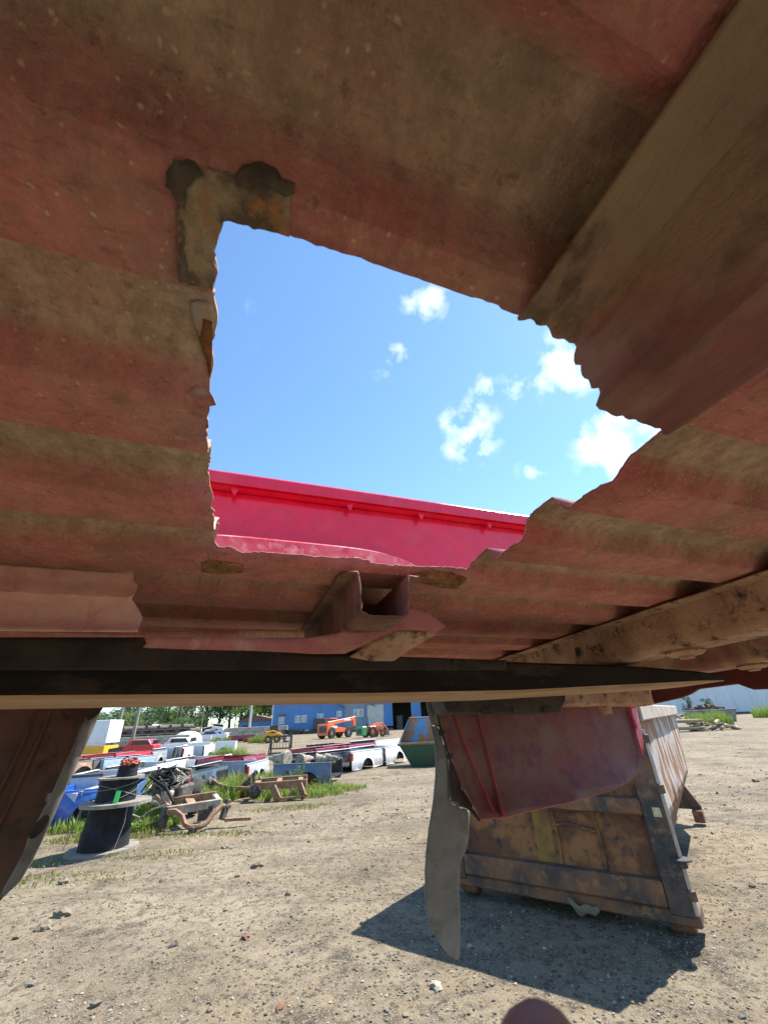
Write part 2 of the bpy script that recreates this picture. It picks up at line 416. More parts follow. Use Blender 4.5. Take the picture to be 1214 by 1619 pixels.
def onFloor(px, py):
    d = dl(px, py); lo = None
    k = H0 / d.z
    for i in range(60):
        kk = (H0 + RD * 1.3 * i / 59) / d.z
        if kk * d.z >= fz(kk * d.y) - 1e-6: k = kk; break
    return (k * d.x, k * d.y)

UND = None
def underside_material():
    """dusty maroon primer: redder on the low flats, dust film elsewhere, chips and rust"""
    m = bpy.data.materials.new('dusty_maroon_underside'); m.use_nodes = True; nt = m.node_tree; N = nt.nodes; L = nt.links; b = N['Principled BSDF']
    b.inputs['Specular IOR Level'].default_value = .25; b.inputs['Roughness'].default_value = .8
    tc = N.new('ShaderNodeTexCoord')
    def nz(sc, det=6, ro=.6, st=(1, 1, 1), off=0):
        mp = N.new('ShaderNodeMapping'); mp.inputs['Scale'].default_value = st; mp.inputs['Location'].default_value = (off, off, off); L.new(tc.outputs['Object'], mp.inputs['Vector'])
        n = N.new('ShaderNodeTexNoise'); n.inputs['Scale'].default_value = sc; n.inputs['Detail'].default_value = det; n.inputs['Roughness'].default_value = ro
        L.new(mp.outputs['Vector'], n.inputs['Vector']); return n.outputs['Fac']
    def mr(f, a, c, lo=0., hi=1.):
        r = N.new('ShaderNodeMapRange'); r.inputs['From Min'].default_value = a; r.inputs['From Max'].default_value = c
        r.inputs['To Min'].default_value = lo; r.inputs['To Max'].default_value = hi; L.new(f, r.inputs['Value']); return r.outputs['Result']
    def mx(f, a, c):
        x = N.new('ShaderNodeMix'); x.data_type = 'RGBA'; L.new(f, x.inputs['Factor'])
        for k, v in (('A', a), ('B', c)):
            if isinstance(v, tuple): x.inputs[k].default_value = (*v, 1)
            else: L.new(v, x.inputs[k])
        return x.outputs['Result']
    def mt(op, a, c):
        x = N.new('ShaderNodeMath'); x.operation = op; x.use_clamp = True
        for i, v in enumerate((a, c)):
            if isinstance(v, (int, float)): x.inputs[i].default_value = v
            else: L.new(v, x.inputs[i])
        return x.outputs[0]
    at_ = N.new('ShaderNodeAttribute'); at_.attribute_name = 'dust'
    dust = mt('ADD', mt('MULTIPLY', at_.outputs['Fac'], .85), mr(nz(8, 8, .72, (1, 1.6, 1)), .38, .64, -.15, .42))
    red = mx(mr(nz(20, 10, .8), .40, .60), (.60, .205, .175), (.41, .13, .105))
    tan = mx(mr(nz(26, 10, .8, (1.6, 1, 1), 3), .40, .60), (.59, .43, .285), (.33, .235, .152))
    c = mx(dust, red, tan)
    c = mx(mr(nz(5, 10, .78, (1, 1, 1), 8), .50, .60, 0, .45), c, (.22, .14, .092))
    c = mx(mr(nz(9, 9, .78, (3, 1, 1), 12), .50, .62, 0, .22), c, (.5, .29, .2))
    c = mx(mr(nz(14, 9, .78, (3, 1, 1), 21), .52, .64, 0, .28), c, (.18, .095, .065))
    v = N.new('ShaderNodeTexVoronoi'); v.inputs['Scale'].default_value = 150; v.inputs['Randomness'].default_value = 1
    wn = N.new('ShaderNodeTexNoise'); wn.inputs['Scale'].default_value = 150; L.new(tc.outputs['Object'], wn.inputs['Vector'])
    wv = N.new('ShaderNodeVectorMath'); wv.operation = 'MULTIPLY_ADD'; wv.inputs[1].default_value = (.006, .006, .006); L.new(wn.outputs['Color'], wv.inputs[0]); L.new(tc.outputs['Object'], wv.inputs[2]); L.new(wv.outputs['Vector'], v.inputs['Vector'])
    chips = mt('MULTIPLY', mr(v.outputs['Distance'], .19, .12), mr(nz(9, 7, .75, (1, 1, 1), 5), .47, .54))
    c = mx(mt('MULTIPLY', chips, .85), c, (.62, .43, .28))
    c = mx(mr(nz(90, 8, .8, (1, 1, 1), 2), .56, .64, 0, .6), c, (.17, .085, .05))
    c = mx(mr(nz(240, 5, .8, (1, 1, 1), 31), .50, .66, 0, .25), c, (.62, .43, .3))
    c = mx(mr(nz(180, 6, .8, (.3, 1, 1), 41), .54, .66, 0, .38), c, (.12, .07, .048))
    L.new(c, b.inputs['Base Color'])
    bp = N.new('ShaderNodeBump'); bp.inputs['Strength'].default_value = .6; bp.inputs['Distance'].default_value = .006
    s = N.new('ShaderNodeMath'); s.operation = 'ADD'; L.new(nz(160, 6, .7), s.inputs[0]); L.new(nz(45, 6, .7), s.inputs[1]); L.new(s.outputs[0], bp.inputs['Height']); L.new(bp.outputs['Normal'], b.inputs['Normal'])
    return m
UND = underside_material()
REDP = M('red_bed_paint', (.62, .008, .05), (.54, .012, .045), (.56, .04, .07), scale=3.3, rough=.28, bump=.02, coat=.4, spec=.5)
RUSTEDGE = M('rusty_cut_edge', (.34, .2, .11), (.2, .1, .055), (.5, .38, .26), scale=60, rough=.9, bump=.4)
WHP = M('sunlit_wheelhouse_paint', (.70, .22, .24), (.62, .06, .09), (.8, .5, .48), scale=9, rough=.4, bump=.1)  # faded red made paler: sunlight and gloss on the ledge put into the colour
BTOP = M('dusty_red_bed_floor', (.36, .09, .08), (.40, .2, .15), scale=8, rough=.7, bump=.2)
XM = M('rusty_crossmember', (.46, .31, .20), (.34, .15, .12), (.17, .10, .065), cut=(.44, .57), scale=7, rough=.85, bump=.35, bscale=130)
XMB = M('pitted_brown_rail', (.50, .33, .22), (.38, .22, .14), (.075, .045, .03), scale=16, rough=.85, bump=.5, bscale=120)
RUST = M('raw_rust', (.34, .15, .05), (.16, .075, .035), (.42, .26, .12), scale=60, rough=.95, bump=.8, bscale=220)
SCAR = M('weld_scar', (.42, .32, .2), (.14, .10, .065), (.44, .2, .08), cut=(.44, .56), scale=34, rough=.95, bump=.8, bscale=160)
DARKSCAR = M('charred_edge', (.085, .065, .05), (.2, .15, .10), scale=40, rough=.95, bump=.7, bscale=160)
GALV = M('bare_steel_patch', (.32, .30, .27), (.36, .24, .15), scale=50, rough=.6, bump=.2)
PINK = M('dusty_pink_primer', (.66, .36, .29), (.58, .39, .29), (.5, .24, .18), scale=9, rough=.85, bump=.12, bscale=160)
PANIN = M('maroon_inner_panel', (.17, .045, .042), (.16, .085, .066), (.14, .022, .045), scale=6, rough=.56, bump=.25, bscale=90)
DRKIN = M('dark_inner_panel', (.085, .05, .036), (.14, .075, .05), (.05, .03, .024), scale=8, rough=.8, bump=.25)
FLARE = M('grey_fender_flare', (.165, .16, .155), (.125, .12, .116), (.085, .082, .08), scale=6, rough=.33, bump=.06, bscale=150, spec=.5)
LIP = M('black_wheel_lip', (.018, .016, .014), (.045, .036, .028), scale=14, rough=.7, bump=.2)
DRUST = M('dark_rust_seam', (.15, .06, .03), (.09, .045, .028), scale=20, rough=.9)
SEAM = M('red_seam_sealer', (.5, .03, .02), (.22, .05, .035), scale=16, rough=.6)
BLACKP = M('black_bracket', (.03, .027, .025), (.06, .05, .04), scale=18, rough=.75, bump=.3)
SILL = M('dark_red_sill', (.11, .016, .012), (.09, .025, .018), scale=9, rough=.5, bump=.1)

S0, S1, U0, U1 = -1.2, 1.385, -0.62, 1.02
bed = thing('truck_bed', 'red pickup bed held overhead, ragged hole cut in its ribbed floor', 'truck bed')
bed.matrix_world = BED

HOLE_PX = [(352, 347), (346, 362), (340, 385), (338, 402), (342, 430), (338, 446), (341, 470), (344, 495), (340, 515), (336, 545), (338, 575), (332, 600), (332, 618), (341, 637), (332, 641), (331, 660), (328, 690), (330, 709), (328, 745),
           (331, 770), (335, 800), (338, 830), (344, 842), (340, 856), (346, 865), (400, 868), (450, 874), (500, 879), (540, 882), (580, 887), (620, 892), (680, 895), (738, 897), (750, 887), (800, 869), (815, 858), (828, 843), (914, 790), (926, 781), (950, 768), (972, 754), (985, 735), (1010, 710), (1050, 676), (1030, 640), (960, 560), (880, 500), (850, 500),
           (835, 501), (800, 490), (760, 474), (720, 458), (680, 447), (640, 433), (600, 421), (560, 407), (520, 394), (480, 378), (450, 366), (430, 362), (410, 357), (380, 348), (365, 345)]
HOLE = ragged([onFloor(*p) for p in HOLE_PX], .0026, .0017, seed=2)
def floor_panel():
    us = []; k0 = int((U0 - E0) / PITCH) - 1
    for k in range(k0, 12):
        for t, _ in PROF[:-1]:
            u = E0 + k * PITCH + t
            if U0 < u < U1: us.append(u)
    ss = [S0 + (S1 - S0) * i / 30 for i in range(1, 30)]
    outline = [(S0, U0), (S1, U0), (S1, U1), (S0, U1)]
    lines = [((S0, u), (S1, u)) for u in us] + [((s, U0), (s, U1)) for s in ss]
    P, T = cdt_patch(outline, 0, [HOLE], lines)
    fn = lambda s, u: (s, u, fz(u) + .0016 * noise.noise((s * 9, u * 14, 0)))
    o = sheet('floor_panel', P, T, fn, UND, bed, .0018, angle=25, mat2=BTOP, face=(0, 0, -1)); o.data.materials.append(RUSTEDGE); o.modifiers[0].material_offset_rim = 2
    me = o.data; a = me.attributes.new('dust', 'FLOAT', 'POINT')
    a.data.foreach_set('value', [min(1, max(0, ((v.co.z - H0) / RD - .55) / .45)) if v.co.y > -.05 else 1. for v in me.vertices])
    return o
fl = floor_panel()

def patch_on_floor(name, px, mat, dz=-.0013, step=.002, amp=.0016, seed=1, th=.0005):
    pl = ragged([onFloor(*p) for p in px], step, amp, seed=seed)
    P, T = cdt_patch(pl, .006)
    return sheet(name, P, T, lambda s, u: (s, u, fz(u) + dz + .0006 * noise.noise((s * 160, u * 160, 1))), mat, bed, th)
tag(patch_on_floor('weld_scar', [(285, 443), (283, 400), (282, 330), (290, 300), (300, 270), (330, 262), (370, 266), (400, 262), (440, 290), (462, 300), (460, 330), (458, 371), (440, 364), (410, 357), (375, 348), (352, 345), (346, 362), (339, 390), (341, 430), (338, 452), (310, 449)], SCAR, amp=.002, seed=5), 'scorched tan scar where a bracket was cut away')
patch_on_floor('scorch_mark', [(262, 290), (264, 265), (280, 250), (310, 250), (322, 268), (312, 282), (300, 292), (290, 325), (278, 310), (270, 292)], DARKSCAR, dz=-.0019, seed=6, amp=.0015)
patch_on_floor('scorch_mark', [(372, 275), (385, 258), (415, 250), (438, 262), (448, 276), (468, 285), (466, 300), (452, 306), (420, 292), (375, 290)], DARKSCAR, dz=-.0019, seed=7, amp=.0015)
patch_on_floor('scorch_mark', [(284, 345), (294, 346), (296, 400), (300, 440), (286, 444), (284, 400)], DARKSCAR, dz=-.0019, seed=8)
patch_on_floor('bare_patch', [(302, 475), (320, 472), (338, 480), (340, 500), (334, 545), (322, 540), (312, 520), (305, 500)], GALV, seed=9)
patch_on_floor('bare_patch', [(298, 612), (312, 602), (326, 608), (330, 622), (318, 625), (302, 622)], GALV, seed=10)
patch_on_floor('rust_patch', [(318, 888), (330, 882), (360, 884), (386, 890), (384, 904), (350, 906), (320, 903)], RUST, seed=11)
patch_on_floor('rust_patch', [(650, 905), (680, 899), (716, 903), (738, 912), (730, 922), (722, 930), (700, 928), (672, 922), (655, 918)], RUST, seed=12)
patch_on_floor('rust_patch', [(322, 500), (338, 505), (336, 560), (333, 590), (326, 560), (316, 535)], RUST, dz=-.0017, seed=13)

# crossmembers (hat channels, flanges on the low flats)
def hat(s0, pts, u0, u1, name, mat, endfn0=None, endfn1=None, nu=14, wob=.0012):
    prof = []
    for (a, b) in zip(pts, pts[1:]):
        k = max(2, int((Vector(b) - Vector(a)).length / (.0022 if endfn1 else .007)))
        prof += [(a[0] + (b[0] - a[0]) * i / k, a[1] + (b[1] - a[1]) * i / k) for i in range(k)]
    prof.append(pts[-1]); V = []; F = []; n = len(prof)
    for j in range(nu + 1):
        for (s, z) in prof:
            a = endfn0(s, z) if endfn0 else u0; b = endfn1(s, z) if endfn1 else u1
            u = a + (b - a) * j / nu
            V.append((s0 + s, u, z + wob * noise.noise((s * 40, u * 22, s0))))
    F = [(j * n + i, j * n + i + 1, (j + 1) * n + i + 1, (j + 1) * n + i) for j in range(nu) for i in range(n - 1)]
    me = bpy.data.meshes.new(name); me.from_pydata(V, [], F)
    bm = bmesh.new(); bm.from_mesh(me); bmesh.ops.recalc_face_normals(bm, faces=bm.faces[:]); bm.to_mesh(me); bm.free()
    me.polygons.foreach_set('use_smooth', [True] * len(me.polygons)); me.set_sharp_from_angle(angle=math.radians(40))
    o = obj(name, me, mat, bed); md = o.modifiers.new('thickness', 'SOLIDIFY'); md.thickness = .0025; md.offset = 0
    return o
ZT = H0 - .006
HAT1 = [(.110, ZT), (.129, ZT - .001), (.137, .168), (.146, .136), (.153, .128), (.186, .124), (.194, .128), (.197, .150), (.200, ZT), (.216, ZT)]
JAG = [(835, 501), (862, 515), (882, 531), (904, 541), (912, 552), (911, 563), (922, 580), (927, 597), (944, 611), (947, 620), (943, 632), (957, 642), (972, 657), (983, 655), (986, 664), (1000, 662), (1006, 668), (1022, 668), (1036, 676), (1050, 671), (1062, 681), (1082, 690), (1100, 678), (1130, 662)]
def jagpts():
    out = []
    for p in JAG:
        d = dl(*p); best = None
        for (a, b) in zip(HAT1[:-3], HAT1[1:-2]):
            for i in range(24):
                s = a[0] + (b[0] - a[0]) * i / 24; z = a[1] + (b[1] - a[1]) * i / 24
                e = abs(d.x / d.z - s / z)
                if best is None or e < best[0]: best = (e, s, z, d.y / d.z * z)
        out.append((best[1], best[3]))
    return sorted(out)
JP = jagpts()
def jag_end(s, z):
    if s <= JP[0][0]: u = JP[0][1]
    elif s >= JP[-1][0]: u = JP[-1][1]
    else:
        for (a, ua), (b, ub) in zip(JP, JP[1:]):
            if a <= s <= b: u = ua + (ub - ua) * (s - a) / max(1e-6, b - a); break
    return u + (.003 + .006 * abs(noise.noise((s * 60, z * 60, 7)))) * noise.noise((s * 170, z * 170, 1)) + .0015 * noise.noise((s * 700, z * 700, 4))
XM1 = M('rusty_maroon_channel', (.36, .24, .15), (.24, .085, .075), (.15, .095, .06), cut=(.42, .57), scale=9, rough=.85, bump=.6, bscale=140, stretch=(1.3, .75, 1))
hat(0, HAT1, U0, None, 'crossmember', XM1, endfn1=jag_end)
XMS = M('dark_rusty_channel', (.27, .15, .095), (.17, .075, .055), (.12, .075, .05), scale=14, rough=.85, bump=.5, bscale=140)
STUB = [(.108, ZT), (.126, ZT), (.1285, .165), (.130, .128), (.137, .1235), (.180, .1235), (.186, .128), (.1885, .150), (.190, ZT), (.204, ZT)]
tag(hat(0, STUB, .425, 1.0, 'crossmember_stub', XMS, endfn0=lambda s, z: .425 + .004 * noise.noise((s * 150, z * 150, 2)) + (.02 if s < .115 else 0), wob=.0003), 'cut off open end of a crossmember channel')
def hat2(s):
    return [(s - .018, ZT), (s, ZT), (s + .006, .172), (s + .010, .120), (s + .017, .1125), (s + .07, .1115), (s + .078, .118), (s + .082, ZT), (s + .1, ZT)]
hat(0, hat2(.676), U0, 1.0, 'crossmember', XMB, nu=30)
hat(0, hat2(1.045), U0, 1.0, 'crossmember', XM, nu=20)
# oval slot and pads on the second crossmember
dh = onS(914, 1031, .681)
MB().lathe([(.001, 0), (.0075, .0), (.0075, .0012), (.001, .0012)], 16, Matrix.Translation((.6795, dh[0], dh[1])) @ Matrix.Rotation(-PI / 2, 4, 'Y') @ Matrix.Diagonal((1.3, .8, 1, 1))).build('drain_slot', BLACKP, bed)
for (sx, u) in ((.722, .50), (.724, .86), (1.09, .62)):
    MB().lathe([(.028, .112), (.03, .107), (.024, .103), (.012, .1025), (.011, .098), (.002, .098)], 20, Matrix.Translation((sx, u, 0))).build('mounting_pad', XMB, bed)

# torn longitudinal sill hanging under the floor, left of the hole
def torn_sheet(name, px, U, mat, slope=0.0, bend=None, seed=1, amp=.0012, th=.0014, step=.0035, grid=.007, rag=None):
    q = [onU(*p, U) for p in px]; n = len(q); pl = []
    for i in range(n):
        pl += ragged([q[i], q[(i + 1) % n]], step, amp if rag and rag[0] <= i < rag[1] else .0002, closed=False, seed=seed)
    P, T = cdt_patch(pl, grid)
    return sheet(name, P, T, lambda s, z: (s, U + slope * (z - .11) + (bend(s, z) if bend else 0), z), mat, bed, th)
left_extra = [(-420, 1003), (-420, 880)]
tag(torn_sheet('torn_sill_strip', [(0, 893), (90, 899), (178, 904), (186, 897), (196, 900), (206, 894), (212, 905), (210, 917), (217, 925), (214, 940), (210, 950), (217, 960), (222, 972), (225, 985), (221, 1003), (110, 1003), (0, 1003)] + left_extra, .50, PINK,
           bend=lambda s, z: -.008 * math.exp(-((z - .153) / .005) ** 2) - .02 * max(0, (.125 - z) / .02), seed=21, amp=.0022, rag=(2, 14)), 'dusty pink sill strip torn off ragged at its end')
torn_sheet('sill_flange', [(0, 886), (90, 891), (182, 898), (178, 905), (90, 900), (0, 894)] + [(-420, 886), (-420, 872)], .502, FLARE, slope=-.8, seed=22, amp=.0006)
tag(torn_sheet('torn_sill_strip', [(228, 1009), (300, 1007), (420, 1010), (480, 1010), (520, 1004), (560, 996), (600, 985), (642, 966), (664, 974), (687, 1000), (675, 1008), (650, 1001), (612, 1000), (580, 1018), (545, 1034), (500, 1034), (400, 1029), (300, 1027), (226, 1024), (232, 1017)], .50, M('torn_red_sheet', (.48, .21, .165), (.40, .15, .12), (.5, .3, .21), scale=12, rough=.85, bump=.15, bscale=150),
           bend=lambda s, z: -.035 * max(0, (s - .1) / .15) ** 2 + .01 * math.sin(s * 60) * max(0, s - .12) * 6, seed=23, rag=(5, 13), amp=.001), 'narrow pink strip of torn sheet curling up at its end')
torn_sheet('torn_flap', [(556, 1036), (590, 1016), (622, 1003), (672, 1003), (684, 1006), (655, 1022), (628, 1042), (590, 1042)], .515, XMB, slope=-.9, seed=24)
torn_sheet('sill_web_gap_shade', [(228, 1000), (480, 1000), (480, 1010), (228, 1010)], .56, XM, slope=-.3, seed=25, amp=.0003)
torn_sheet('sill_web_gap_shade', [(-420, 1008), (228, 1008), (480, 1034), (800, 1044), (800, 1060), (-420, 1060)], .59, LIP, seed=26, amp=.0003)  # black sheet stands in for the shade in the gap above the fork

# far bedside: inner wall, rail, wheelhouse, outer skin with wheel opening ------------------------------------------------
UI, UO, ZR = 1.10, 1.20, .727
def wall_grid(name, s0, s1, z0, z1, fu, mat, n=(60, 12), th=.0015, parent=None):
    V = [(s0 + (s1 - s0) * i / n[0], fu(s0 + (s1 - s0) * i / n[0], z0 + (z1 - z0) * j / n[1]), z0 + (z1 - z0) * j / n[1]) for j in range(n[1] + 1) for i in range(n[0] + 1)]
    w_ = n[0] + 1; F = [(j * w_ + i, j * w_ + i + 1, (j + 1) * w_ + i + 1, (j + 1) * w_ + i) for j in range(n[1]) for i in range(n[0])]
    me = bpy.data.meshes.new(name); me.from_pydata(V, [], F); me.polygons.foreach_set('use_smooth', [True] * len(F))
    o = obj(name, me, mat, parent or bed); md = o.modifiers.new('t', 'SOLIDIFY'); md.thickness = th; md.offset = 0; return o
def side(sign, UI, UO):
    wall_grid('inner_wall', S0, S1, H0, ZR - .03, lambda s, z: UI + sign * .012 * math.sin((z - H0) * 5) + .003 * noise.noise((s * 3, z * 6, 0)), REDP)
    a = UI - sign * .035; b = UO + sign * .05
    r = MB().prism([(a, ZR - .05), (a, ZR - .012), (a + sign * .012, ZR), (b - sign * .012, ZR), (b, ZR - .012), (b, ZR - .05), (b - sign * .004, ZR - .05), (b - sign * .004, ZR - .016), (a + sign * .004, ZR - .016), (a + sign * .004, ZR - .05)], S0, S1, 'x').build('bed_rail', REDP, bed, bevel=.002)
    MB().box(S0, S1, *sorted((a + sign * .012, UI + sign * .004)), ZR - .052, ZR - .044).build('rail_return', REDP, r)
    for s in (-.05, .3, .55, .82):
        MB().prism([(s - .012, ZR - .051), (s + .012, ZR - .051), (s + .003, ZR - .075), (s - .003, ZR - .075)], *sorted((UI - sign * .02, UI - sign * .012)), 'y').build('rail_tab', REDP, r)
    # wheelhouse
    V = []; F = []; ns, nu = 40, 6
    for i in range(ns + 1):
        t = -.5 + i / ns
        z = H0 + .305 * (max(0, 1 - abs(2 * t) ** 4.5)) ** .45
        for j in range(nu + 1):
            q = j / nu; uu = UI - sign * .15 + sign * (.15 + abs(UO - UI)) * q
            zz = z - (.03 * (1 - q * 3) ** 2 if q < .33 else 0)
            V.append((.12 + t * .92, uu, max(zz, H0 - .002)))
    w_ = nu + 1; F = [(i * w_ + j, i * w_ + j + 1, (i + 1) * w_ + j + 1, (i + 1) * w_ + j) for i in range(ns) for j in range(nu)]
    V2 = len(V)
    for i in range(ns + 1): V.append((V[i * w_][0], UI - sign * .15, H0 - .004))
    F += [(i * w_, (i + 1) * w_, V2 + i + 1, V2 + i) for i in range(ns)]
    me = bpy.data.meshes.new('wheelhouse'); me.from_pydata(V, [], F); me.polygons.foreach_set('use_smooth', [True] * len(F)); me.set_sharp_from_angle(angle=math.radians(40))
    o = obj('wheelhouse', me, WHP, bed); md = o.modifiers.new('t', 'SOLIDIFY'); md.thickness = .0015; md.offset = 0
side(1, UI, UO)
def roll(s, z): return UO - (.05 * min(1.3, max(0, (-.075 - z) / .11)) ** 2) + (.02 * math.sin((z + .2) * 3))
def onRoll(p, off=0.0):
    U = UO
    for _ in range(25):
        s_, z_ = onU(*p, U); U = .5 * U + .5 * (roll(s_, z_) + off)
    return s_, z_
def mp(pts, U=UO): return [onU(*p, U) for p in pts]
arch = [(.585, .1), (.565, .2), (.50, .31), (.38, .40), (.22, .44), (.08, .44), (-.07, .40), (-.19, .31), (-.255, .2)]
rear = [onRoll(p) for p in [(1000, 1112), (1009, 1150), (1017, 1192), (1014, 1218), (1000, 1233), (975, 1247), (930, 1262), (880, 1274), (830, 1285), (800, 1293), (760, 1296), (745, 1268), (726, 1232), (708, 1180), (690, 1118)]]
front = mp([(150, 1120), (118, 1190), (84, 1262), (50, 1330), (18, 1400), (2, 1424)])
SP = .15
P, T = cdt_patch([(SP, ZR - .02), (rear[0][0], ZR - .02)] + rear + arch[:5] + [(SP, .443)], .03)
sheet('outer_panel', P, T, lambda s, z: (s, roll(s, z), z), PANIN, bed, .0018, mat2=REDP, face=(0, -1, 0))
P, T = cdt_patch([(S0, ZR - .02), (SP - .001, ZR - .02), (SP - .001, .443)] + arch[5:] + front + [(front[-1][0] - .1, front[-1][1] - .02), (S0, front[-1][1] + .02)], .03)
sheet('outer_panel', P, T, lambda s, z: (s, UO + .02 * math.sin((z + .2) * 3), z), DRKIN, bed, .0018, mat2=REDP, face=(0, -1, 0))
# rear corner strip in red, seam beads, wheel lips and fender flares
P, T = cdt_patch(mp([(996, 1108), (1008, 1108), (1016, 1150), (1020, 1175), (1018, 1200), (1013, 1180), (1006, 1150)], UO - .01), .02)
sheet('corner_flange', P, T, lambda s, z: (s, roll(s, z) - .012, z), REDP, bed, .002)
def bead(name, pts, U, r, mat):
    q = [onRoll(p, -.006) if p[0] > 600 and U > 1.1 else onU(*p, U) for p in pts]
    return MB().tube([(s, (roll(s, z) if s > .2 else UO + .02 * math.sin((z + .2) * 3)) - .006, z) for s, z in q], r, 6).build(name, mat, bed)
bead('seam_bead', [(712, 1108), (722, 1140), (735, 1178), (750, 1215), (766, 1250), (781, 1286)], UO - .005, .0026, SEAM)
bead('seam_bead', [(750, 1106), (758, 1142), (768, 1180), (776, 1212), (784, 1246), (796, 1292)], UO - .005, [.0026, .0024, .0024, .0028, .0036, .0055], SEAM)
bead('seam_bead', [(78, 1116), (60, 1165), (40, 1210), (20, 1255), (-15, 1330)], UO - .005, .0035, DRUST)
bead('seam_bead', [(56, 1116), (38, 1162), (14, 1215), (-15, 1275)], UO - .005, .0025, DRUST)
def cr4(pts): return [(660 + x / 3.765, 1110 + y / 3.765) for x, y in pts]
FL = cr4([(78, 140), (100, 250), (106, 340), (102, 450), (90, 600), (68, 760), (58, 900), (57, 1020), (66, 1190), (95, 1330), (150, 1450), (225, 1545), (262, 1572), (284, 1578), (296, 1556), (294, 1400), (288, 1260), (282, 1150), (278, 1040), (282, 960), (296, 925), (312, 890), (322, 830), (325, 740), (322, 652), (312, 642), (270, 628), (226, 612), (207, 598), (198, 575), (195, 480), (194, 400), (188, 330), (165, 245), (140, 180), (122, 140), (100, 135)])
P, T = cdt_patch(mp(FL, UO + .02), .012)
tag(sheet('fender_flare', P, T, lambda s, z: (s, UO + .03 - .02 * math.cos((z + .05) * 7) + .10 * (s - .5) - 9.0 * max(0, .575 + .12 * z - s - .02) ** 2 * 2, z), FLARE, bed, .004, offset=-1), 'curved grey fender flare hanging below the wheel opening')
for (x, y) in ((124, 185), (170, 325)):
    s, z = onU(*cr4([(x, y)])[0], UO + .012)
    MB().lathe([(.001, 0), (.008, 0), (.009, .003), (.001, .004)], 14, Matrix.Translation((s, UO - .006, z)) @ Matrix.Rotation(PI / 2, 4, 'X')).build('flare_clip', LIP, bed)
WL = cr4([(42, -60), (100, -60), (108, 10), (150, 160), (200, 340), (262, 510), (330, 620), (382, 702), (366, 712), (320, 655), (300, 640), (240, 600), (205, 590), (196, 470), (190, 330), (130, 150), (84, 132), (62, 60)])
P, T = cdt_patch(mp(WL, UO + .01), .015)
sheet('wheel_lip', P, T, lambda s, z: (s, UO + .012, z), LIP, bed, .003)
P, T = cdt_patch(mp(cr4([(44, -40), (96, -40), (100, 40), (124, 138), (84, 132), (62, 60)]), UO + .004), .015)
sheet('wheel_lip', P, T, lambda s, z: (s, UO + .002, z), FLARE, bed, .003)
LF = [(165, 1112), (146, 1158), (128, 1198), (107, 1246), (88, 1290), (72, 1326), (54, 1362), (36, 1392), (10, 1416), (4, 1416), (12, 1400), (34, 1362), (50, 1330), (62, 1300), (84, 1258), (108, 1202), (134, 1142), (148, 1112)]
P, T = cdt_patch(mp(LF, UO), .012)
tag(sheet('fender_flare', P, T, lambda s, z: (s, UO - .012 + .3 * max(0, s + .30), z), FLARE, bed, .005, offset=-1), 'narrow grey flare edge in front of the wheel opening')
for (x, y, r) in ((64, 1307, .013), (152, 1123, .014)):
    s, z = onU(x, y, UO - .02)
    MB().lathe([(.001, 0), (r * .6, -.001), (r, 0), (r, .003), (.001, .004)], 16, Matrix.Translation((s, UO - .022, z)) @ Matrix.Rotation(.5, 4, 'Y') @ Matrix.Rotation(PI / 2, 4, 'X') @ Matrix.Diagonal((.75, 1.6, 1, 1))).build('flare_clip', LIP, bed)
# brackets and rails under the far edge of the floor
s0, z0 = onU(700, 1134, 1.08); s1, _ = onU(873, 1134, 1.08)
MB().prism([(s0 - .05, .17), (s0 - .01, z0 + .006), (s1 - .01, z0 - .002), (s1 + .02, z0 + .03), (s1 + .03, .17)], 1.03, 1.10, 'y').build('support_bracket', BLACKP, bed, bevel=.003)
for t in (.25, .52, .8):
    MB().box(s0 + (s1 - s0) * t, s0 + (s1 - s0) * t + .03, 1.025, 1.032, z0 + .0, z0 + .012).build('bracket_tab', BLACKP, bed)
a0 = onU(878, 1120, 1.08); a1 = onU(1028, 1116, 1.08)
MB().prism([(a0[0], a0[1] + .005), (a1[0], a1[1]), (a1[0], .18), (a0[0] - .02, .18), (a0[0] - .02, a0[1] + .03)], 1.06, 1.12, 'y').build('sill_rail', XMB, bed, bevel=.006)
bead('sill_seam', [(1032, 1086), (1030, 1098), (1027, 1108), (1020, 1114)], 1.06, .006, SEAM).location = (0, -.14, 0)
MB().lathe([(.02, -.02), (.022, 0), (.018, .018), (.004, .02)], 16, Matrix.Translation((onU(955, 1122, 1.09)[0], 1.09, onU(955, 1118, 1.09)[1]))).build('body_bolt', XMB, bed)
# rear cross sill
rs = [onS(x, y, 1.385) for x, y in [(1020, 1116), (1075, 1104), (1090, 1098), (1103, 1090), (1165, 1082), (1190, 1091), (1214, 1090)]]
zr = rs[-1][1]
for _k in (0,):
    poly = [(1.19, .18), (1.19, rs[0][1])] + rs + [(.55, zr), (.42, zr + .01), (.38, zr + .03), (.1, zr + .03), (.06, zr), (-.62, zr), (-.62, .18)]
    MB().prism(poly, 1.385, 1.40, 'x').build('rear_sill', SILL, bed, bevel=.004)
MB().prism([(1.19, .165), (1.19, .18), (-.62, .18), (-.62, .165)], 1.36, 1.384, 'x').build('rear_lip', SILL, bed)
# front header and near bedside
MB().box(S0 - .03, S0, -.75, 1.2, .12, ZR - .06).build('headboard', REDP, bed)
side(-1, -.65, -.75)
outn = [(S0, ZR - .02), (1.385, ZR - .02), (1.385, -.08), (1.2, -.18), (.72, -.2), (.6, .1)] + arch[1:] + [(-.28, .1), (-.35, -.2), (S0, -.2)]
P, T = cdt_patch(outn, .06)
sheet('outer_panel', P, T, lambda s, z: (s, -.75, z), PANIN, bed, .0018, mat2=REDP, face=(0, 1, 0))

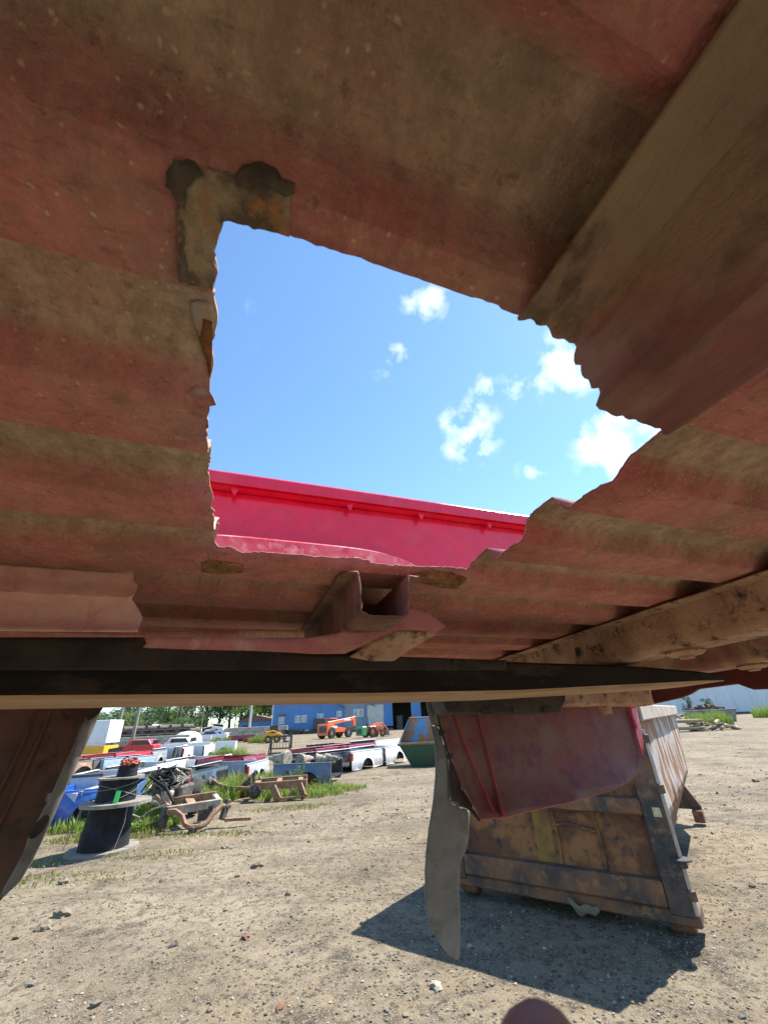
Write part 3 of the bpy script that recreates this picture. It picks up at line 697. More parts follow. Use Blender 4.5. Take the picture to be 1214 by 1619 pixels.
# ------------------------------------------------------------------ forklift that holds it (mostly beyond the left edge of the picture)
FORKM = M('black_fork_steel', (.012, .010, .009), (.022, .018, .014), (.05, .036, .024), scale=10, rough=.8, bump=.2, stretch=(.35, 1, 1), metal=.0, spec=.2)
FYEL = paint('forklift_yellow', (.55, .3, .02)); TYRE = M('tyre_rubber', (.025, .024, .023), (.06, .055, .048), scale=8, rough=.85, bump=.3)
FSOLE = M('bounce_lit_fork_sole', (.42, .27, .15), (.30, .19, .11), (.46, .33, .2), scale=12, rough=.75, bump=.2, stretch=(.2, 1, 1))  # tan wear with the ground's bounce light put into the colour
fk = thing('forklift', 'forklift whose long black tapered fork carries the red truck bed', 'forklift'); fk.matrix_world = BED
def fork(u0, u1):
    # profile along s: bottom, top
    V = []; pr = [(-1.42, .062, .115), (-.25, .0625, .1115), (.2, .059, .1105), (.45, .060, .108), (.70, .067, .1035), (.88, .072, .094), (.965, .0765, .0895), (.992, .080, .086)]
    for (s, a, b) in pr:
        k = 0 if s < .9 else (.012 if s < .98 else .03)
        c = .004 if s < .9 else .0015
        V += [(s, u0 + k, a + c), (s, u0 + k + c, a), (s, u1 - k - c, a), (s, u1 - k, a + c), (s, u1 - k, b - c), (s, u1 - k - c, b), (s, u0 + k + c, b), (s, u0 + k, b - c)]
    n = 8; F = [(i * n + j, i * n + (j + 1) % n, (i + 1) * n + (j + 1) % n, (i + 1) * n + j) for i in range(len(pr) - 1) for j in range(n)] + [tuple(range(n))[::-1], tuple((len(pr) - 1) * n + j for j in range(n))]
    m = MB().add(V, F); m.cbox(-1.47, -1.415, u0, u1, .062, .72, .008)
    o = m.build('fork', FORKM, fk); o.data.materials.append(FSOLE)
    for p_ in o.data.polygons:
        if p_.normal.z < -.55: p_.material_index = 1
    return o
fork(.60, .722); fork(-.28, -.158)
GZ = -CAMH
MB().cbox(-1.53, -1.475, -.42, .86, .12, .20, .008).build('carriage_bar', FORKM, fk); MB().cbox(-1.53, -1.475, -.42, .86, .55, .63, .008).build('carriage_bar', FORKM, fk)
for u in (-.2, .56):
    MB().cbox(-1.66, -1.54, u, u + .09, GZ + .08, 1.3, .01).build('mast_rail', FORKM, fk)
MB().cbox(-1.64, -1.56, -.11, .56, 1.18, 1.28, .01).build('mast_crossbar', FORKM, fk)
MB().prism([(-3.6, GZ + .3), (-1.75, GZ + .25), (-1.75, GZ + .8), (-2.2, GZ + .95), (-2.5, GZ + 1.05), (-3.7, GZ + 1.15), (-3.8, GZ + .7)], -.35, .8, 'y').build('body', FYEL, fk, bevel=.04)
MB().cbox(-2.9, -2.45, 0, .45, GZ + 1.05, GZ + 1.2, .03).cbox(-3.0, -2.88, 0, .45, GZ + 1.1, GZ + 1.6, .03).build('seat', LIP, fk)
for (s, u) in ((-1.85, -.3), (-1.85, .68), (-3.45, -.3), (-3.45, .68)):
    MB().tube([(s, u, GZ + 1.0), (s + (.15 if s > -2 else -.0) * -1, u, GZ + 2.15)], .03, 8).build('guard_post', FORKM, fk)
MB().cbox(-3.5, -1.95, -.33, .78, GZ + 2.12, GZ + 2.18, .02).build('guard_roof', FORKM, fk)
for (s, r) in ((-1.85, .35), (-3.2, .28)):
    for u in (-.42, .68):
        MB().lathe([(r * .5, 0), (r * .95, 0), (r, .03), (r, .17), (r * .95, .2), (r * .5, .2)], 24, Matrix.Translation((s, u + .2, GZ + r)) @ Matrix.Rotation(PI / 2, 4, 'X')).build('wheel', TYRE, fk)

# ------------------------------------------------------------------ roll-off dumpster
DFR = M('dumpster_rusty_face', (.13, .058, .03), (.26, .115, .042), (.03, .034, .04), cut=(.45, .55), scale=3.2, rough=.85, bump=.4, bscale=45)
DRAIL = M('dumpster_rail', (.20, .095, .045), (.07, .052, .042), (.27, .135, .055), scale=3.5, rough=.8, bump=.4, bscale=50)
DSIDE = M('peeling_grey_paint_on_rust', (.40, .37, .345), (.24, .10, .042), (.30, .15, .07), scale=4.5, rough=.85, bump=.4, bscale=40, stretch=(.75, 1, .4), cut=(.46, .53))
DRIM = M('dumpster_pale_rim', (.46, .41, .36), (.36, .25, .18), scale=5, rough=.85, bump=.3)
DBLK = M('dumpster_black_post', (.045, .043, .042), (.15, .085, .05), (.2, .12, .065), scale=3, rough=.8, bump=.4, bscale=45, cut=(.44, .58))
DYEL = M('faded_yellow_stripe', (.25, .145, .03), (.15, .08, .035), scale=6, rough=.85, bump=.3)
dz = hgt(2.26, 4.26)
dp = thing('roll_off_dumpster', 'rusty brown roll-off dumpster with peeling grey side standing in its own shadow', 'dumpster', (2.26, 4.26, dz - .02), math.atan2(.81954, .57303))
MB().cbox(.10, .13, .17, 1.95, .36, 1.52, .004).build('door_panel', DFR, dp)
for (y0, y1) in ((0.0, .17), (1.95, 2.12)):
    MB().cbox(.0, .15, y0, y1, .16, 1.66, .012).build('door_post', DBLK, dp)
MB().cbox(-.01, .14, .172, 1.948, .20, .365, .012).build('door_rail', DRAIL, dp); MB().cbox(.0, .14, .172, 1.948, .80, .92, .012).build('door_rail', DRAIL, dp); MB().cbox(.0, .14, .172, 1.948, 1.5, 1.65, .012).build('door_rail', DRAIL, dp)
MB().cbox(.02, .30, -.03, 2.15, .10, .195, .012).build('bottom_sill', DRAIL, dp)
for y in (.60, .98):
    MB().tube([(.09, y + .015 * math.sin(z * 9), z) for z in (.37, .48, .6, .7, .8)], .016, 8).build('door_rib', DFR, dp)
MB().tube([(.085, .61, .64), (.07, .72, .66), (.08, .85, .685), (.085, .98, .66)], .014, 8).build('door_rung', DFR, dp)
MB().tube([(.085, .61, .78), (.085, .98, .785)], .016, 8).build('door_rung', DFR, dp)
MB().cbox(.096, .0995, 1.02, 1.19, .366, .8, .001).build('paint_stripe', DYEL, dp)
MB().cbox(.096, .0995, 1.03, 1.2, .921, 1.49, .001).build('paint_stripe', DYEL, dp)
MB().box(-.004, -.001, .03, .09, .80, .865).build('tag_plate', M('pale_tag', (.55, .5, .3), (.4, .35, .2), scale=30), dp)
# sides: upright upper plates, lower plates leaning in
def dside(y, yin, sgn):
    P, T = cdt_patch([(.15, .72), (4.15, .72), (5.3, 1.35), (5.55, 1.55), (.15, 1.55)], .12)
    sheet('side_plate', P, T, lambda x, z: (x, y + .012 * noise.noise((x * 1.5, z * 2.5, y)), z), DSIDE, dp, .008)
    P, T = cdt_patch([(.15, .20), (3.5, .20), (4.15, .72), (.15, .72)], .2)
    sheet('lower_side_plate', P, T, lambda x, z: (x, y + sgn * .28 * (.72 - z) / .5, z), DRAIL, dp, .008)
    MB().cbox(.16, 5.6, min(y - .06 * sgn, y + .06 * sgn), max(y - .06 * sgn, y + .06 * sgn), 1.52, 1.665, .012).build('top_rim', DRIM, dp)
    MB().cbox(.3, 4.5, y + sgn * .55 - .05, y + sgn * .55 + .05, .04, .2, .01).build('skid_rail', DRAIL, dp)
    MB().lathe([(.03, -.09), (.085, -.09), (.095, -.06), (.095, .06), (.085, .09), (.03, .09)], 18, Matrix.Translation((.2, y + sgn * .1, .095)) @ Matrix.Rotation(PI / 2, 4, 'X')).build('ground_roller', DRAIL, dp)
    MB().prism([(y + sgn * .3, .80), (y, .22), (y, .17), (y + sgn * .34, .17)], 4.55, 4.63, 'x').build('gusset_plate', DBLK, dp)
    MB().cbox(4.45, 4.72, min(y, y + sgn * .14), max(y, y + sgn * .14), 0.01, .17, .012).build('rear_foot', DRAIL, dp)
dside(.03, .3, 1); dside(2.09, 1.8, -1)
MB().box(.2, 3.6, .3, 1.8, .2, .23).build('tub_floor', DRAIL, dp)
P, T = cdt_patch([(.03, .72), (2.09, .72), (2.09, 1.55), (.03, 1.55)], .3)
sheet('end_plate', P, T, lambda y, z: (4.15 + 1.35 * (z - .72) / .83, y, z), DSIDE, dp, .008)
MB().tube([(.02, -.014, z) for z in (.18, .8, 1.45)], .016, 8).build('hinge_rod', DRIM, dp)
for z in (.30, .5, 1.0, 1.38):
    MB().lathe([(.02, -.035), (.036, -.03), (.036, .03), (.02, .035)], 12, Matrix.Translation((.02, -.014, z))).build('hinge_knuckle', DBLK, dp)
MB().lathe([(.02, 0), (.075, .004), (.075, .014), (.02, .018)], 14, Matrix.Translation((-.01, -.02, .52))).build('hinge_washer', DBLK, dp)
P, T = cdt_patch(ragged([(0, 0), (.30, 0), (.33, .05), (.1, .07), (0, .04)], .02, .006, seed=4), .03)
sheet('hanging_strap', P, T, lambda a, b: (-.03 - .03 * math.sin(a * 9), .95 - a * .8, .17 - 1.0 * a * (.34 - a) - b + .012 * math.sin(a * 40)), M('dirty_canvas', (.2, .165, .11), (.12, .095, .065), scale=20, rough=.9), dp, .002)

# ------------------------------------------------------------------ cable reel stack
WOOD = M('weathered_wood', (.27, .245, .21), (.19, .16, .125), (.12, .1, .075), scale=9, rough=.9, bump=.4, stretch=(1, 4, 4))
CAB = M('black_cable', (.009, .0095, .0105), (.018, .019, .022), scale=5, rough=.72, bump=.15, spec=.2)
ORW = M('orange_wire', (.6, .09, .02), (.5, .05, .02), scale=12, rough=.5)
WIRE = M('grey_wire', (.2, .19, .17), rough=.5)
c = gz(161, 1349); RZ = hgt(c.x, c.y)
reel = thing('cable_reel', 'tall stack of wooden reels wound with black cable, orange wires on top', 'cable reel', (c.x, c.y, RZ))
def disc(name, r, z0, z1, dx=0, dy=0, n=7):
    """wooden flange laid from boards"""
    par = None
    for i in range(n):
        a = -r + 2 * r * i / n + .002; b = -r + 2 * r * (i + 1) / n - .002
        pts = []
        for q in range(7):
            y = a + (b - a) * q / 6; pts.append((math.sqrt(max(0, r * r - y * y)), y))
        poly = pts + [(-x, y) for x, y in pts[::-1]]
        o = MB().prism([(x + dx, y + dy) for x, y in poly], z0 + random.uniform(-.003, .003), z1 + random.uniform(-.004, .004), 'z').build(name if par is None else 'board', WOOD, par or reel)
        par = par or o
disc('bottom_flange', .49, .0, .055)
def drum(name, r0, r1, z0, z1, dx, dy, mat, pitch=.03, seg=40):
    prof = []; n = int((z1 - z0) / pitch)
    for i in range(n):
        for q in range(5):
            t = (i + q / 5) / n; r = r0 + (r1 - r0) * t
            prof.append((r + .0010 * math.sin(PI * q / 5) + .002 * noise.noise((i * 1.7, r0 * 9, 0)), z0 + (z1 - z0) * t))
    MB().lathe(prof, seg, Matrix.Translation((dx, dy, 0))).build(name, mat, reel)
drum('cable_drum', .345, .30, .055, .60, 0, 0, CAB)
disc('middle_flange', .50, .60, .645, .06, 0)
drum('cable_drum', .285, .27, .645, .95, .03, 0, CAB)
disc('upper_flange', .335, .95, .975, .05, 0, 5)
drum('cable_coil', .15, .14, .975, 1.12, .13, 0, CAB)
rnd = random.Random(5)
def tangle(mb, ctr, r, n, thick, flat=.5, seed=1):
    rn = random.Random(seed)
    for _ in range(n):
        ax = Vector((rn.gauss(0, .35), rn.gauss(0, .35), 1)).normalized(); u_ = ax.orthogonal().normalized(); v_ = ax.cross(u_)
        rr = r * rn.uniform(.6, 1.05); ph = rn.uniform(0, 6); e = rn.uniform(.8, 2.0) * PI
        pts = [Vector(ctr) + Vector((0, 0, rn.uniform(-.02, .03))) + (u_ * math.cos(ph + e * k / 14) + v_ * math.sin(ph + e * k / 14)) * rr * (1 + .1 * math.sin(k)) for k in range(15)]
        mb.tube(pts, thick, 5)
    return mb
tangle(MB(), (.13, 0, 1.15), .145, 9, .011, seed=2).build('orange_wires', ORW, reel)
tangle(MB(), (.13, 0, 1.14), .15, 7, .010, seed=3).build('black_wires', CAB, reel)
m = MB()
for (z, tl, r, dx) in ((.86, .05, .288, .03), (.78, -.10, .29, .03), (.72, .10, .292, .03)):
    m.tube([(dx + r * math.cos(a), r * math.sin(a), z + tl * math.sin(a + .7)) for a in [2 * PI * k / 40 for k in range(41)]], .004, 5)
m.tube([(.40, -.28, .66), (.42, -.3, .4), (.38, -.36, .1), (.3, -.55, .012), (.05, -.75, .012), (-.15, -.72, .012), (-.1, -.6, .012), (.4, -.5, .012), (1.0, -.3, .012)], .005, 5)
m.tube([(-.36, -.2, .6), (-.42, -.22, .3), (-.45, -.26, .07)], .004, 5)
m.build('loose_wire', WIRE, reel)
MB().box(.09, .16, -.296, -.289, .66, .82, mat=Matrix.Rotation(.12, 4, 'Y')).build('green_tag', M('bright_green_tape', (.06, .62, .12), rough=.5, bump=0), reel)

# ------------------------------------------------------------------ pickup beds
TAIL = M('red_tail_lamp', (.45, .008, .012), (.35, .01, .01), rough=.2, bump=0, coat=.5)
INNER = M('bed_inner_black', (.03, .03, .032), (.07, .065, .06), scale=4, rough=.8)
CAVITY = M('dark_grey_plastic', (.06, .06, .062), (.1, .095, .09), scale=6, rough=.7)
PROTO = {}
def bed_mesh(L, Hh, arch_c, arch_r, W):
    """side skin as a curved sheet with wheel opening, flare and body line; returns dict of meshes"""
    key = (L, Hh, arch_c, arch_r, W)
    if key in PROTO: return PROTO[key]
    zb = .04
    arcp = [(arch_c + arch_r * math.cos(a), zb + .02 + arch_r * .95 * math.sin(a)) for a in [PI * k / 14 for k in range(15)]]
    out = [(0.02, zb + .1), (0, Hh * .5), (0.0, Hh), (L, Hh), (L, zb + .04)] + [(arch_c + arch_r + .03, zb)] + arcp + [(arch_c - arch_r - .03, zb), (.08, zb)]
    P, T = cdt_patch(out, .06)
    def yy(x, z):
        t = z / Hh; y = .055 * math.sin(PI * min(1, t * .95 + .02)) - (.012 if .62 < t < .70 else 0)
        d = math.hypot(x - arch_c, (z - zb) / .95) - arch_r
        if d < .13: y += .045 * (1 - d / .13) ** .5 if d > 0 else .045
        return y
    def mk(sgn, y0):
        used = sorted({i for t in T for i in t}); ix = {k: i for i, k in enumerate(used)}
        me = bpy.data.meshes.new('bedside'); me.from_pydata([(P[i][0], y0 + sgn * yy(*P[i]), P[i][1]) for i in used], [], [tuple(ix[i] for i in t) for t in T])
        bm = bmesh.new(); bm.from_mesh(me); bmesh.ops.recalc_face_normals(bm, faces=bm.faces[:])
        bmesh.ops.solidify(bm, geom=bm.faces[:], thickness=.006); bm.to_mesh(me); bm.free()
        me.polygons.foreach_set('use_smooth', [True] * len(me.polygons)); me.set_sharp_from_angle(angle=math.radians(45)); return me
    d = {'side_r': mk(-1, 0), 'side_l': mk(1, W)}
    d['rail_r'] = MB().cbox(0, L, -.02, .09, Hh + .001, Hh + .025, .008).mesh('rail'); d['rail_l'] = MB().cbox(0, L, W - .09, W + .02, Hh + .001, Hh + .025, .008).mesh('rail')
    m = MB(); m.box(.02, L - .01, .07, W - .07, .16, .19)
    for k in range(9): m.box(.02, L - .01, .1 + (W - .2) * k / 9, .1 + (W - .2) * k / 9 + .07, .19, .205)
    d['floor'] = m.mesh('floor')
    d['head'] = MB().cbox(L - .03, L, .02, W - .02, .12, Hh - .01, .006).mesh('headboard')
    for wk, (a, b) in enumerate(((.065, .27), (W - .27, W - .065))):
        d['well%d' % wk] = MB().prism([(arch_c + (arch_r + .05) * math.cos(t), max(.2, zb + (arch_r + .03) * math.sin(t))) for t in [PI * k / 10 for k in range(11)]], a, b, 'y').mesh('wheel_well')
    d['inr'] = MB().box(.01, L - .03, .06, .064, .19, Hh).mesh('inner'); d['inl'] = MB().box(.01, L - .03, W - .064, W - .06, .19, Hh).mesh('inner')
    d['lamp_r'] = MB().cbox(-.018, .09, -.058, .03, Hh * .55, Hh * .95, .012).mesh('lamp'); d['lamp_l'] = MB().cbox(-.018, .09, W - .03, W + .058, Hh * .55, Hh * .95, .012).mesh('lamp')
    d['gate'] = MB().cbox(-.03, .02, .06, W - .06, .16, Hh, .012).mesh('tailgate')
    d['cav'] = MB().cbox(-.004, .03, -.03, .06, Hh * .35, Hh * .95, .006).mesh('cavity')
    d['fuel'] = MB().lathe([(.001, 0), (.075, 0), (.075, .006), (.001, .008)], 18, Matrix.Translation((arch_c + arch_r + .3, -.05, Hh * .6)) @ Matrix.Rotation(PI / 2, 4, 'X')).mesh('fuel_port')
    PROTO[key] = d; return d
def slot(o, mat):
    if not o.data.materials: o.data.materials.append(mat)
    o.material_slots[0].link = 'OBJECT'; o.material_slots[0].material = mat; return o
def pbed(label, col, xy, ax, L=2.0, Hh=.60, W=1.75, gate=False, lamps=True, arch=None, tilt=(0, 0), z=None, fuel=False, group=None, inner=INNER, ar=.40, cav=False, name='pickup_bed'):
    d = bed_mesh(L, Hh, arch if arch else L * .45, ar, W)
    t = thing(name, label, 'truck bed', (xy[0], xy[1], (hgt(*xy) if z is None else z)), math.atan2(ax[1], ax[0]), group)
    if tilt != (0, 0): t.rotation_euler = (tilt[0], tilt[1], math.atan2(ax[1], ax[0]))
    def p(nm, key, mt):
        return slot(obj(nm, d[key], None, t), mt)
    p('bedside', 'side_r', col); p('bedside', 'side_l', col); p('rail', 'rail_r', col); p('rail', 'rail_l', col)
    p('floor', 'floor', inner); p('headboard', 'head', col); p('wheel_well', 'well0', inner); p('wheel_well', 'well1', inner)
    p('inner_wall', 'inr', inner); p('inner_wall', 'inl', inner)
    if gate: p('tailgate', 'gate', col)
    if lamps: p('tail_lamp', 'lamp_r', TAIL); p('tail_lamp', 'lamp_l', TAIL)
    if cav: p('lamp_cavity', 'cav', CAVITY)
    if fuel: p('fuel_port', 'fuel', CAVITY)
    return t
WHT = paint('white_paint', (.72, .72, .71)); SLV = paint('silver_paint', (.42, .44, .47)); BLK = paint('black_paint', (.02, .02, .023), rough=.18); GRY = paint('grey_paint', (.26, .26, .25))
BLU = paint('blue_paint', (.035, .10, .33)); BBL = paint('bright_blue_paint', (.01, .09, .55)); BGY = paint('slate_blue_paint', (.10, .135, .20)); MAR = paint('maroon_paint', (.22, .012, .03)); RED = paint('bright_red_paint', (.55, .012, .018)); TAN = paint('tan_paint', (.26, .16, .10)); PNK = paint('faded_red_paint', (.45, .07, .12))
A1 = (.55, .835)
def rail(p0, p1, z):
    a = gz(*p0, z); b = gz(*p1, z); d = (b - a).normalized(); return (a.x, a.y), (d.x, d.y)
pbed('white bed with red tail lamp beside the black bed', WHT, (-1.66, 17.75), A1, L=2.05, Hh=.64, arch=.95, ar=.36)
pbed('white bed with empty wheel opening, next to the green hopper', WHT, (-.42, 19.65), (.45, .89), L=2.1, Hh=.66, lamps=False, arch=1.25, ar=.42, cav=True)
pbed('black bed between the slate blue bed and the white bed', BLK, (-3.0, 18.35), (.6, .8), L=2.0, Hh=.56, lamps=False, cav=True)
bg = pbed('slate blue bed loaded with gearboxes, behind the rusty frame', BGY, (-1.93, 14.25), (-.994, .1), L=1.78, Hh=.58, lamps=False, arch=.68, ar=.34, fuel=True, cav=True, W=1.6)
bg.scale = (1, -1, 1)
pbed('silver white bed with red tail lamp left of the slate blue bed', SLV, *rail((391, 1207), (440, 1194), 0.66), L=2.2, Hh=.64, arch=1.25)
pbed('glossy black bed with red tail lamp rising out of the weeds', BLK, *rail((297, 1223), (380, 1204), 0.64), L=2.5, Hh=.62, arch=1.3)
pbed('white bed with red tail lamp behind the engine', WHT, *rail((208, 1224), (300, 1197), 0.64), L=2.4, Hh=.62)
pbed('long white bed second behind the glossy black bed', WHT, *rail((250, 1209), (340, 1192), 0.64), L=2.45, Hh=.62)
pbed('white bed at the far end of the row of rails', WHT, *rail((330, 1199), (405, 1185), 0.64), L=2.4, Hh=.62, lamps=False, gate=True)
pbed('maroon bed behind the silver white bed', MAR, *rail((385, 1198), (450, 1184), 0.68), L=2.4, Hh=.66, lamps=False, gate=True, inner=MAR)
pbed('maroon bed just beyond the loaded gearboxes', MAR, (-3.6, 21.3), (.57, .82), L=2.2, Hh=.62, lamps=False, gate=True, inner=MAR)
pbed('faded red bed behind the white bed with tail lamp', PNK, (-2.2, 22.3), (.57, .82), L=2.2, Hh=.66, lamps=False, gate=True, inner=MAR)
pbed('white bed farthest back, left of the green hopper', WHT, (-1.0, 24.2), (.57, .82), L=2.3, Hh=.74, lamps=False)
pbed('black bed between the faded red bed and the white one behind', BLK, (-3.4, 24.6), (.57, .82), L=2.2, Hh=.66, lamps=False)
pbed('blue bed with flared wheel arch behind the cable reel', BLU, (-7.55, 9.35), (.93, .37), L=2.2, Hh=.60, arch=1.55, ar=.42, lamps=False, gate=True)
pbed('bright blue bed, only its rail showing behind the dark tailgate', BBL, *rail((85, 1250), (172, 1222), 0.68), L=2.3, Hh=.66, lamps=False, gate=True)
pbed('silver bed with black rail nearest behind the cable reel', SLV, *rail((130, 1250), (212, 1226), 0.62), L=2.3, Hh=.6, lamps=False, gate=True)
pbed('tan brown bed beyond the bright blue bed', TAN, *rail((96, 1207), (148, 1202), 0.64), L=2.2, Hh=.62, lamps=False, gate=True)
pbed('dark grey bed right of the tan brown bed', CAVITY, *rail((149, 1202), (164, 1200.5), 0.64), L=1.0, Hh=.62, lamps=False, arch=.5, ar=.2)
pbed('pale blue silver bed right of the dark grey bed', paint('pale_blue_silver', (.40, .48, .58)), *rail((165, 1201), (214, 1197), 0.64), L=2.2, Hh=.62, lamps=False, gate=True)
pbed('bright red bed in front of the red pickup cab', RED, *rail((183, 1194), (240, 1188), 0.72), L=2.6, Hh=.72, lamps=False, gate=True)
pbed('long red bed lying left of the bright red bed', RED, *rail((118, 1201), (184, 1194), 0.5), L=2.8, Hh=.5, lamps=False, gate=True)
pbed('grey bed with tail lamp right of the bright red bed', GRY, *rail((241, 1189), (288, 1182), 0.74), L=2.1, Hh=.72, arch=1.1)
pbed('white bed with red tail lamp right of the grey bed', WHT, *rail((290, 1182), (321, 1178), 0.78), L=1.5, Hh=.76, arch=.75, ar=.36)
pbed('white bed half hidden by a weed clump', WHT, *rail((323, 1179), (366, 1173), 0.8), L=2.0, Hh=.78, lamps=False, arch=.95, cav=True)
pbed('white bed standing alone far off by the block wall', WHT, (-33.5, 77), (.97, .22), L=2.7, Hh=.9, lamps=False, cav=True)
pbed('white bed second by the far block wall', WHT, (-30.7, 77.5), (.97, .22), L=2.4, Hh=.95, lamps=False)
pbed('dark maroon bed with pale rail leaning at the block wall', MAR, (-21.6, 60), (.95, .3), L=3.4, Hh=.8, lamps=False, gate=True)
for i, (x, y, z, a, tx) in enumerate([(-41, 96, 0, 0.1, 0), (-38.6, 96, 0, .5, 0), (-36.4, 97, 0, -.3, .2), (-39.8, 96.3, .85, .7, .25), (-37.6, 96.5, .8, -.2, -.3), (-38.6, 96.6, 1.6, .3, .3)]):
    pbed('white bed ' + ['at the bottom left', 'at the bottom middle', 'at the bottom right', 'on the left of the second layer', 'on the right of the second layer', 'on the very top'][i] + ' of the far white heap', WHT, (x, y), (math.cos(a), math.sin(a)), L=2.2, Hh=.8, lamps=False, tilt=(tx, .15 * (i % 3 - 1)), z=z, group='beds on the white heap')
for i, (x, y) in enumerate([(-17.4, 34.5), (-15.6, 34.9), (-13.8, 35.3)]):
    pbed(['left', 'middle', 'right'][i] + ' one of three stripped white beds behind the grey bed', WHT, (x, y), (.97, .24), L=1.6, Hh=.75, lamps=False, group='stripped white beds in a row', arch=.8, ar=.36)

# tailgate standing behind the blue bed
c = gz(122, 1285); tg = thing('tailgate', 'black framed tailgate standing behind the blue bed', 'tailgate', (-6.9, 10.6, .35), math.radians(18))
MB().cbox(-.35, .35, -.03, .03, 0, .5, .02).build('frame', CAVITY, tg); MB().cbox(-.28, .28, -.035, -.031, .07, .43, .004).build('panel', SLV, tg)

# gearboxes loaded on the slate blue bed
ALU = M('dirty_cast_alloy', (.36, .30, .23), (.16, .125, .085), (.48, .43, .36), scale=7, rough=.75, bump=.4, bscale=60)
def gearbox(label, x, y, z, rz, s):
    g = thing('gearbox', label, 'gearbox', (x, y, z), rz)
    MB().lathe([(.20 * s, 0), (.22 * s, .02), (.215 * s, .06), (.18 * s, .2 * s), (.13 * s, .34 * s), (.11 * s, .6 * s), (.07 * s, .68 * s), (.05 * s, .8 * s)], 16, Matrix.Rotation(PI / 2, 4, 'Y')).build('housing', ALU, g)
    m = MB()
    for k in range(8):
        a = k * PI / 4; m.tube([(.02, .2 * s * math.cos(a), .2 * s * math.sin(a)), (.3 * s, .13 * s * math.cos(a), .13 * s * math.sin(a))], .014 * s, 5)
    m.build('rib', ALU, g)
    MB().cbox(.22 * s, .5 * s, -.14 * s, .14 * s, -.2 * s, -.1 * s, .02).build('oil_pan', ALU, g)
gearbox('large bell shaped gearbox on the slate blue bed', -3.35, 14.75, .72, 2.6, 1.0)
gearbox('upright pale gearbox in the middle of the slate blue bed', -3.0, 14.8, .66, 1.1, .85)
gearbox('small gearbox lying at the right of the slate blue bed', -2.5, 14.85, .66, .2, .7)
gearbox('small gearbox behind the upright one on the slate bed', -2.2, 15.0, .66, -.5, .65)

# ------------------------------------------------------------------ wrecked front chassis with engine
RBR = M('rusted_frame', (.30, .17, .09), (.17, .10, .065), (.38, .27, .17), scale=9, rough=.9, bump=.5, bscale=60)
GRS = M('greasy_engine_black', (.03, .027, .025), (.09, .075, .06), (.2, .16, .12), scale=10, rough=.7, bump=.4)
PALE = M('dusty_frame_top', (.42, .37, .31), (.3, .22, .16), scale=7, rough=.9, bump=.4)
ch = thing('engine_chassis', 'wrecked front chassis with engine, wires and a bare tyre beside the cable reel', 'chassis', (-4.2, 9.6, 0))
def L_(p): return Vector(p) - Vector((-4.2, 9.6, 0))
def beam(name, a, b, w, h, mat, par, org=L_):
    a, b = org(a), org(b); d = b - a; x = d.normalized(); y = Vector((-x.y, x.x, 0)).normalized(); z = x.cross(y)
    m = Matrix((( x.x, y.x, z.x, a.x), (x.y, y.y, z.y, a.y), (x.z, y.z, z.z, a.z), (0, 0, 0, 1)))
    return MB().cbox(0, d.length, -w / 2, w / 2, -h / 2, h / 2, min(w, h) * .12, m).build(name, mat, par)
beam('frame_rail', (-4.75, 9.7, .36), (-3.72, 10.0, .42), .07, .12, RBR, ch); beam('frame_rail', (-4.25, 9.15, .30), (-3.38, 9.45, .35), .08, .14, PALE, ch)
beam('cross_brace', (-4.25, 9.2, .32), (-4.7, 9.75, .36), .1, .08, RBR, ch); beam('cross_brace', (-3.42, 9.45, .36), (-3.74, 10.0, .4), .1, .08, PALE, ch); beam('cross_brace', (-3.85, 9.3, .32), (-4.2, 9.86, .38), .16, .05, RBR, ch)
def tubeL(name, pts, r, mat, par=ch, org=L_, seg=8): return MB().tube([org(p) for p in pts], r, seg).build(name, mat, par)
tubeL('curved_crossmember', [(-4.2, 9.05, .30), (-4.02, 8.95, .32), (-3.88, 8.92, .25), (-3.80, 8.9, .13), (-3.68, 8.88, .08), (-3.5, 8.9, .09), (-3.42, 8.98, .14), (-3.38, 9.08, .24), (-3.28, 9.2, .33), (-3.15, 9.3, .32)], .045, RBR)
beam('tow_receiver', (-3.64, 8.8, .05), (-3.62, 9.0, .06), .1, .1, GRS, ch); beam('lower_arm', (-3.2, 9.2, .12), (-2.75, 9.35, .10), .06, .05, RBR, ch)
beam('lower_arm', (-4.3, 9.2, .12), (-4.75, 9.45, .10), .09, .06, RBR, ch); tubeL('control_arm', [(-4.7, 9.5, .5), (-4.5, 9.4, .40), (-4.35, 9.3, .32)], .045, RBR)
tubeL('control_arm', [(-4.95, 9.8, .48), (-4.85, 9.65, .40), (-4.6, 9.55, .36)], .04, PALE)
beam('knuckle', (-4.33, 9.12, .05), (-4.3, 9.2, .36), .13, .14, GRS, ch); beam('knuckle', (-3.25, 9.2, .12), (-3.2, 9.3, .42), .09, .1, GRS, ch); beam('skid_plate', (-3.75, 9.3, .2), (-3.5, 9.38, .22), .03, .22, GRS, ch)
MB().cbox(-.85, -.15, .2, .85, .34, .62, .04).cbox(-.75, -.25, .3, .8, .62, .74, .04).build('engine_block', GRS, ch)
MB().cbox(-.5, -.28, .05, .22, .28, .56, .03).cbox(-.62, -.5, .02, .2, .4, .5, .02).build('accessory_housing', ALU, ch)
for k in range(9):
    rn = random.Random(40 + k); p0 = Vector((-5.0 + .62 * rn.random(), 9.75 + .6 * rn.random(), .55 + .15 * rn.random()))
    p = [p0 + Vector((.12 * i * rn.uniform(-1, 1), .1 * i * rn.uniform(-1, 1), .35 * math.sin(i * .75) * rn.uniform(.5, 1))) for i in range(6)]
    tubeL('hose', p, rn.uniform(.012, .03), CAB if k % 3 else PALE)
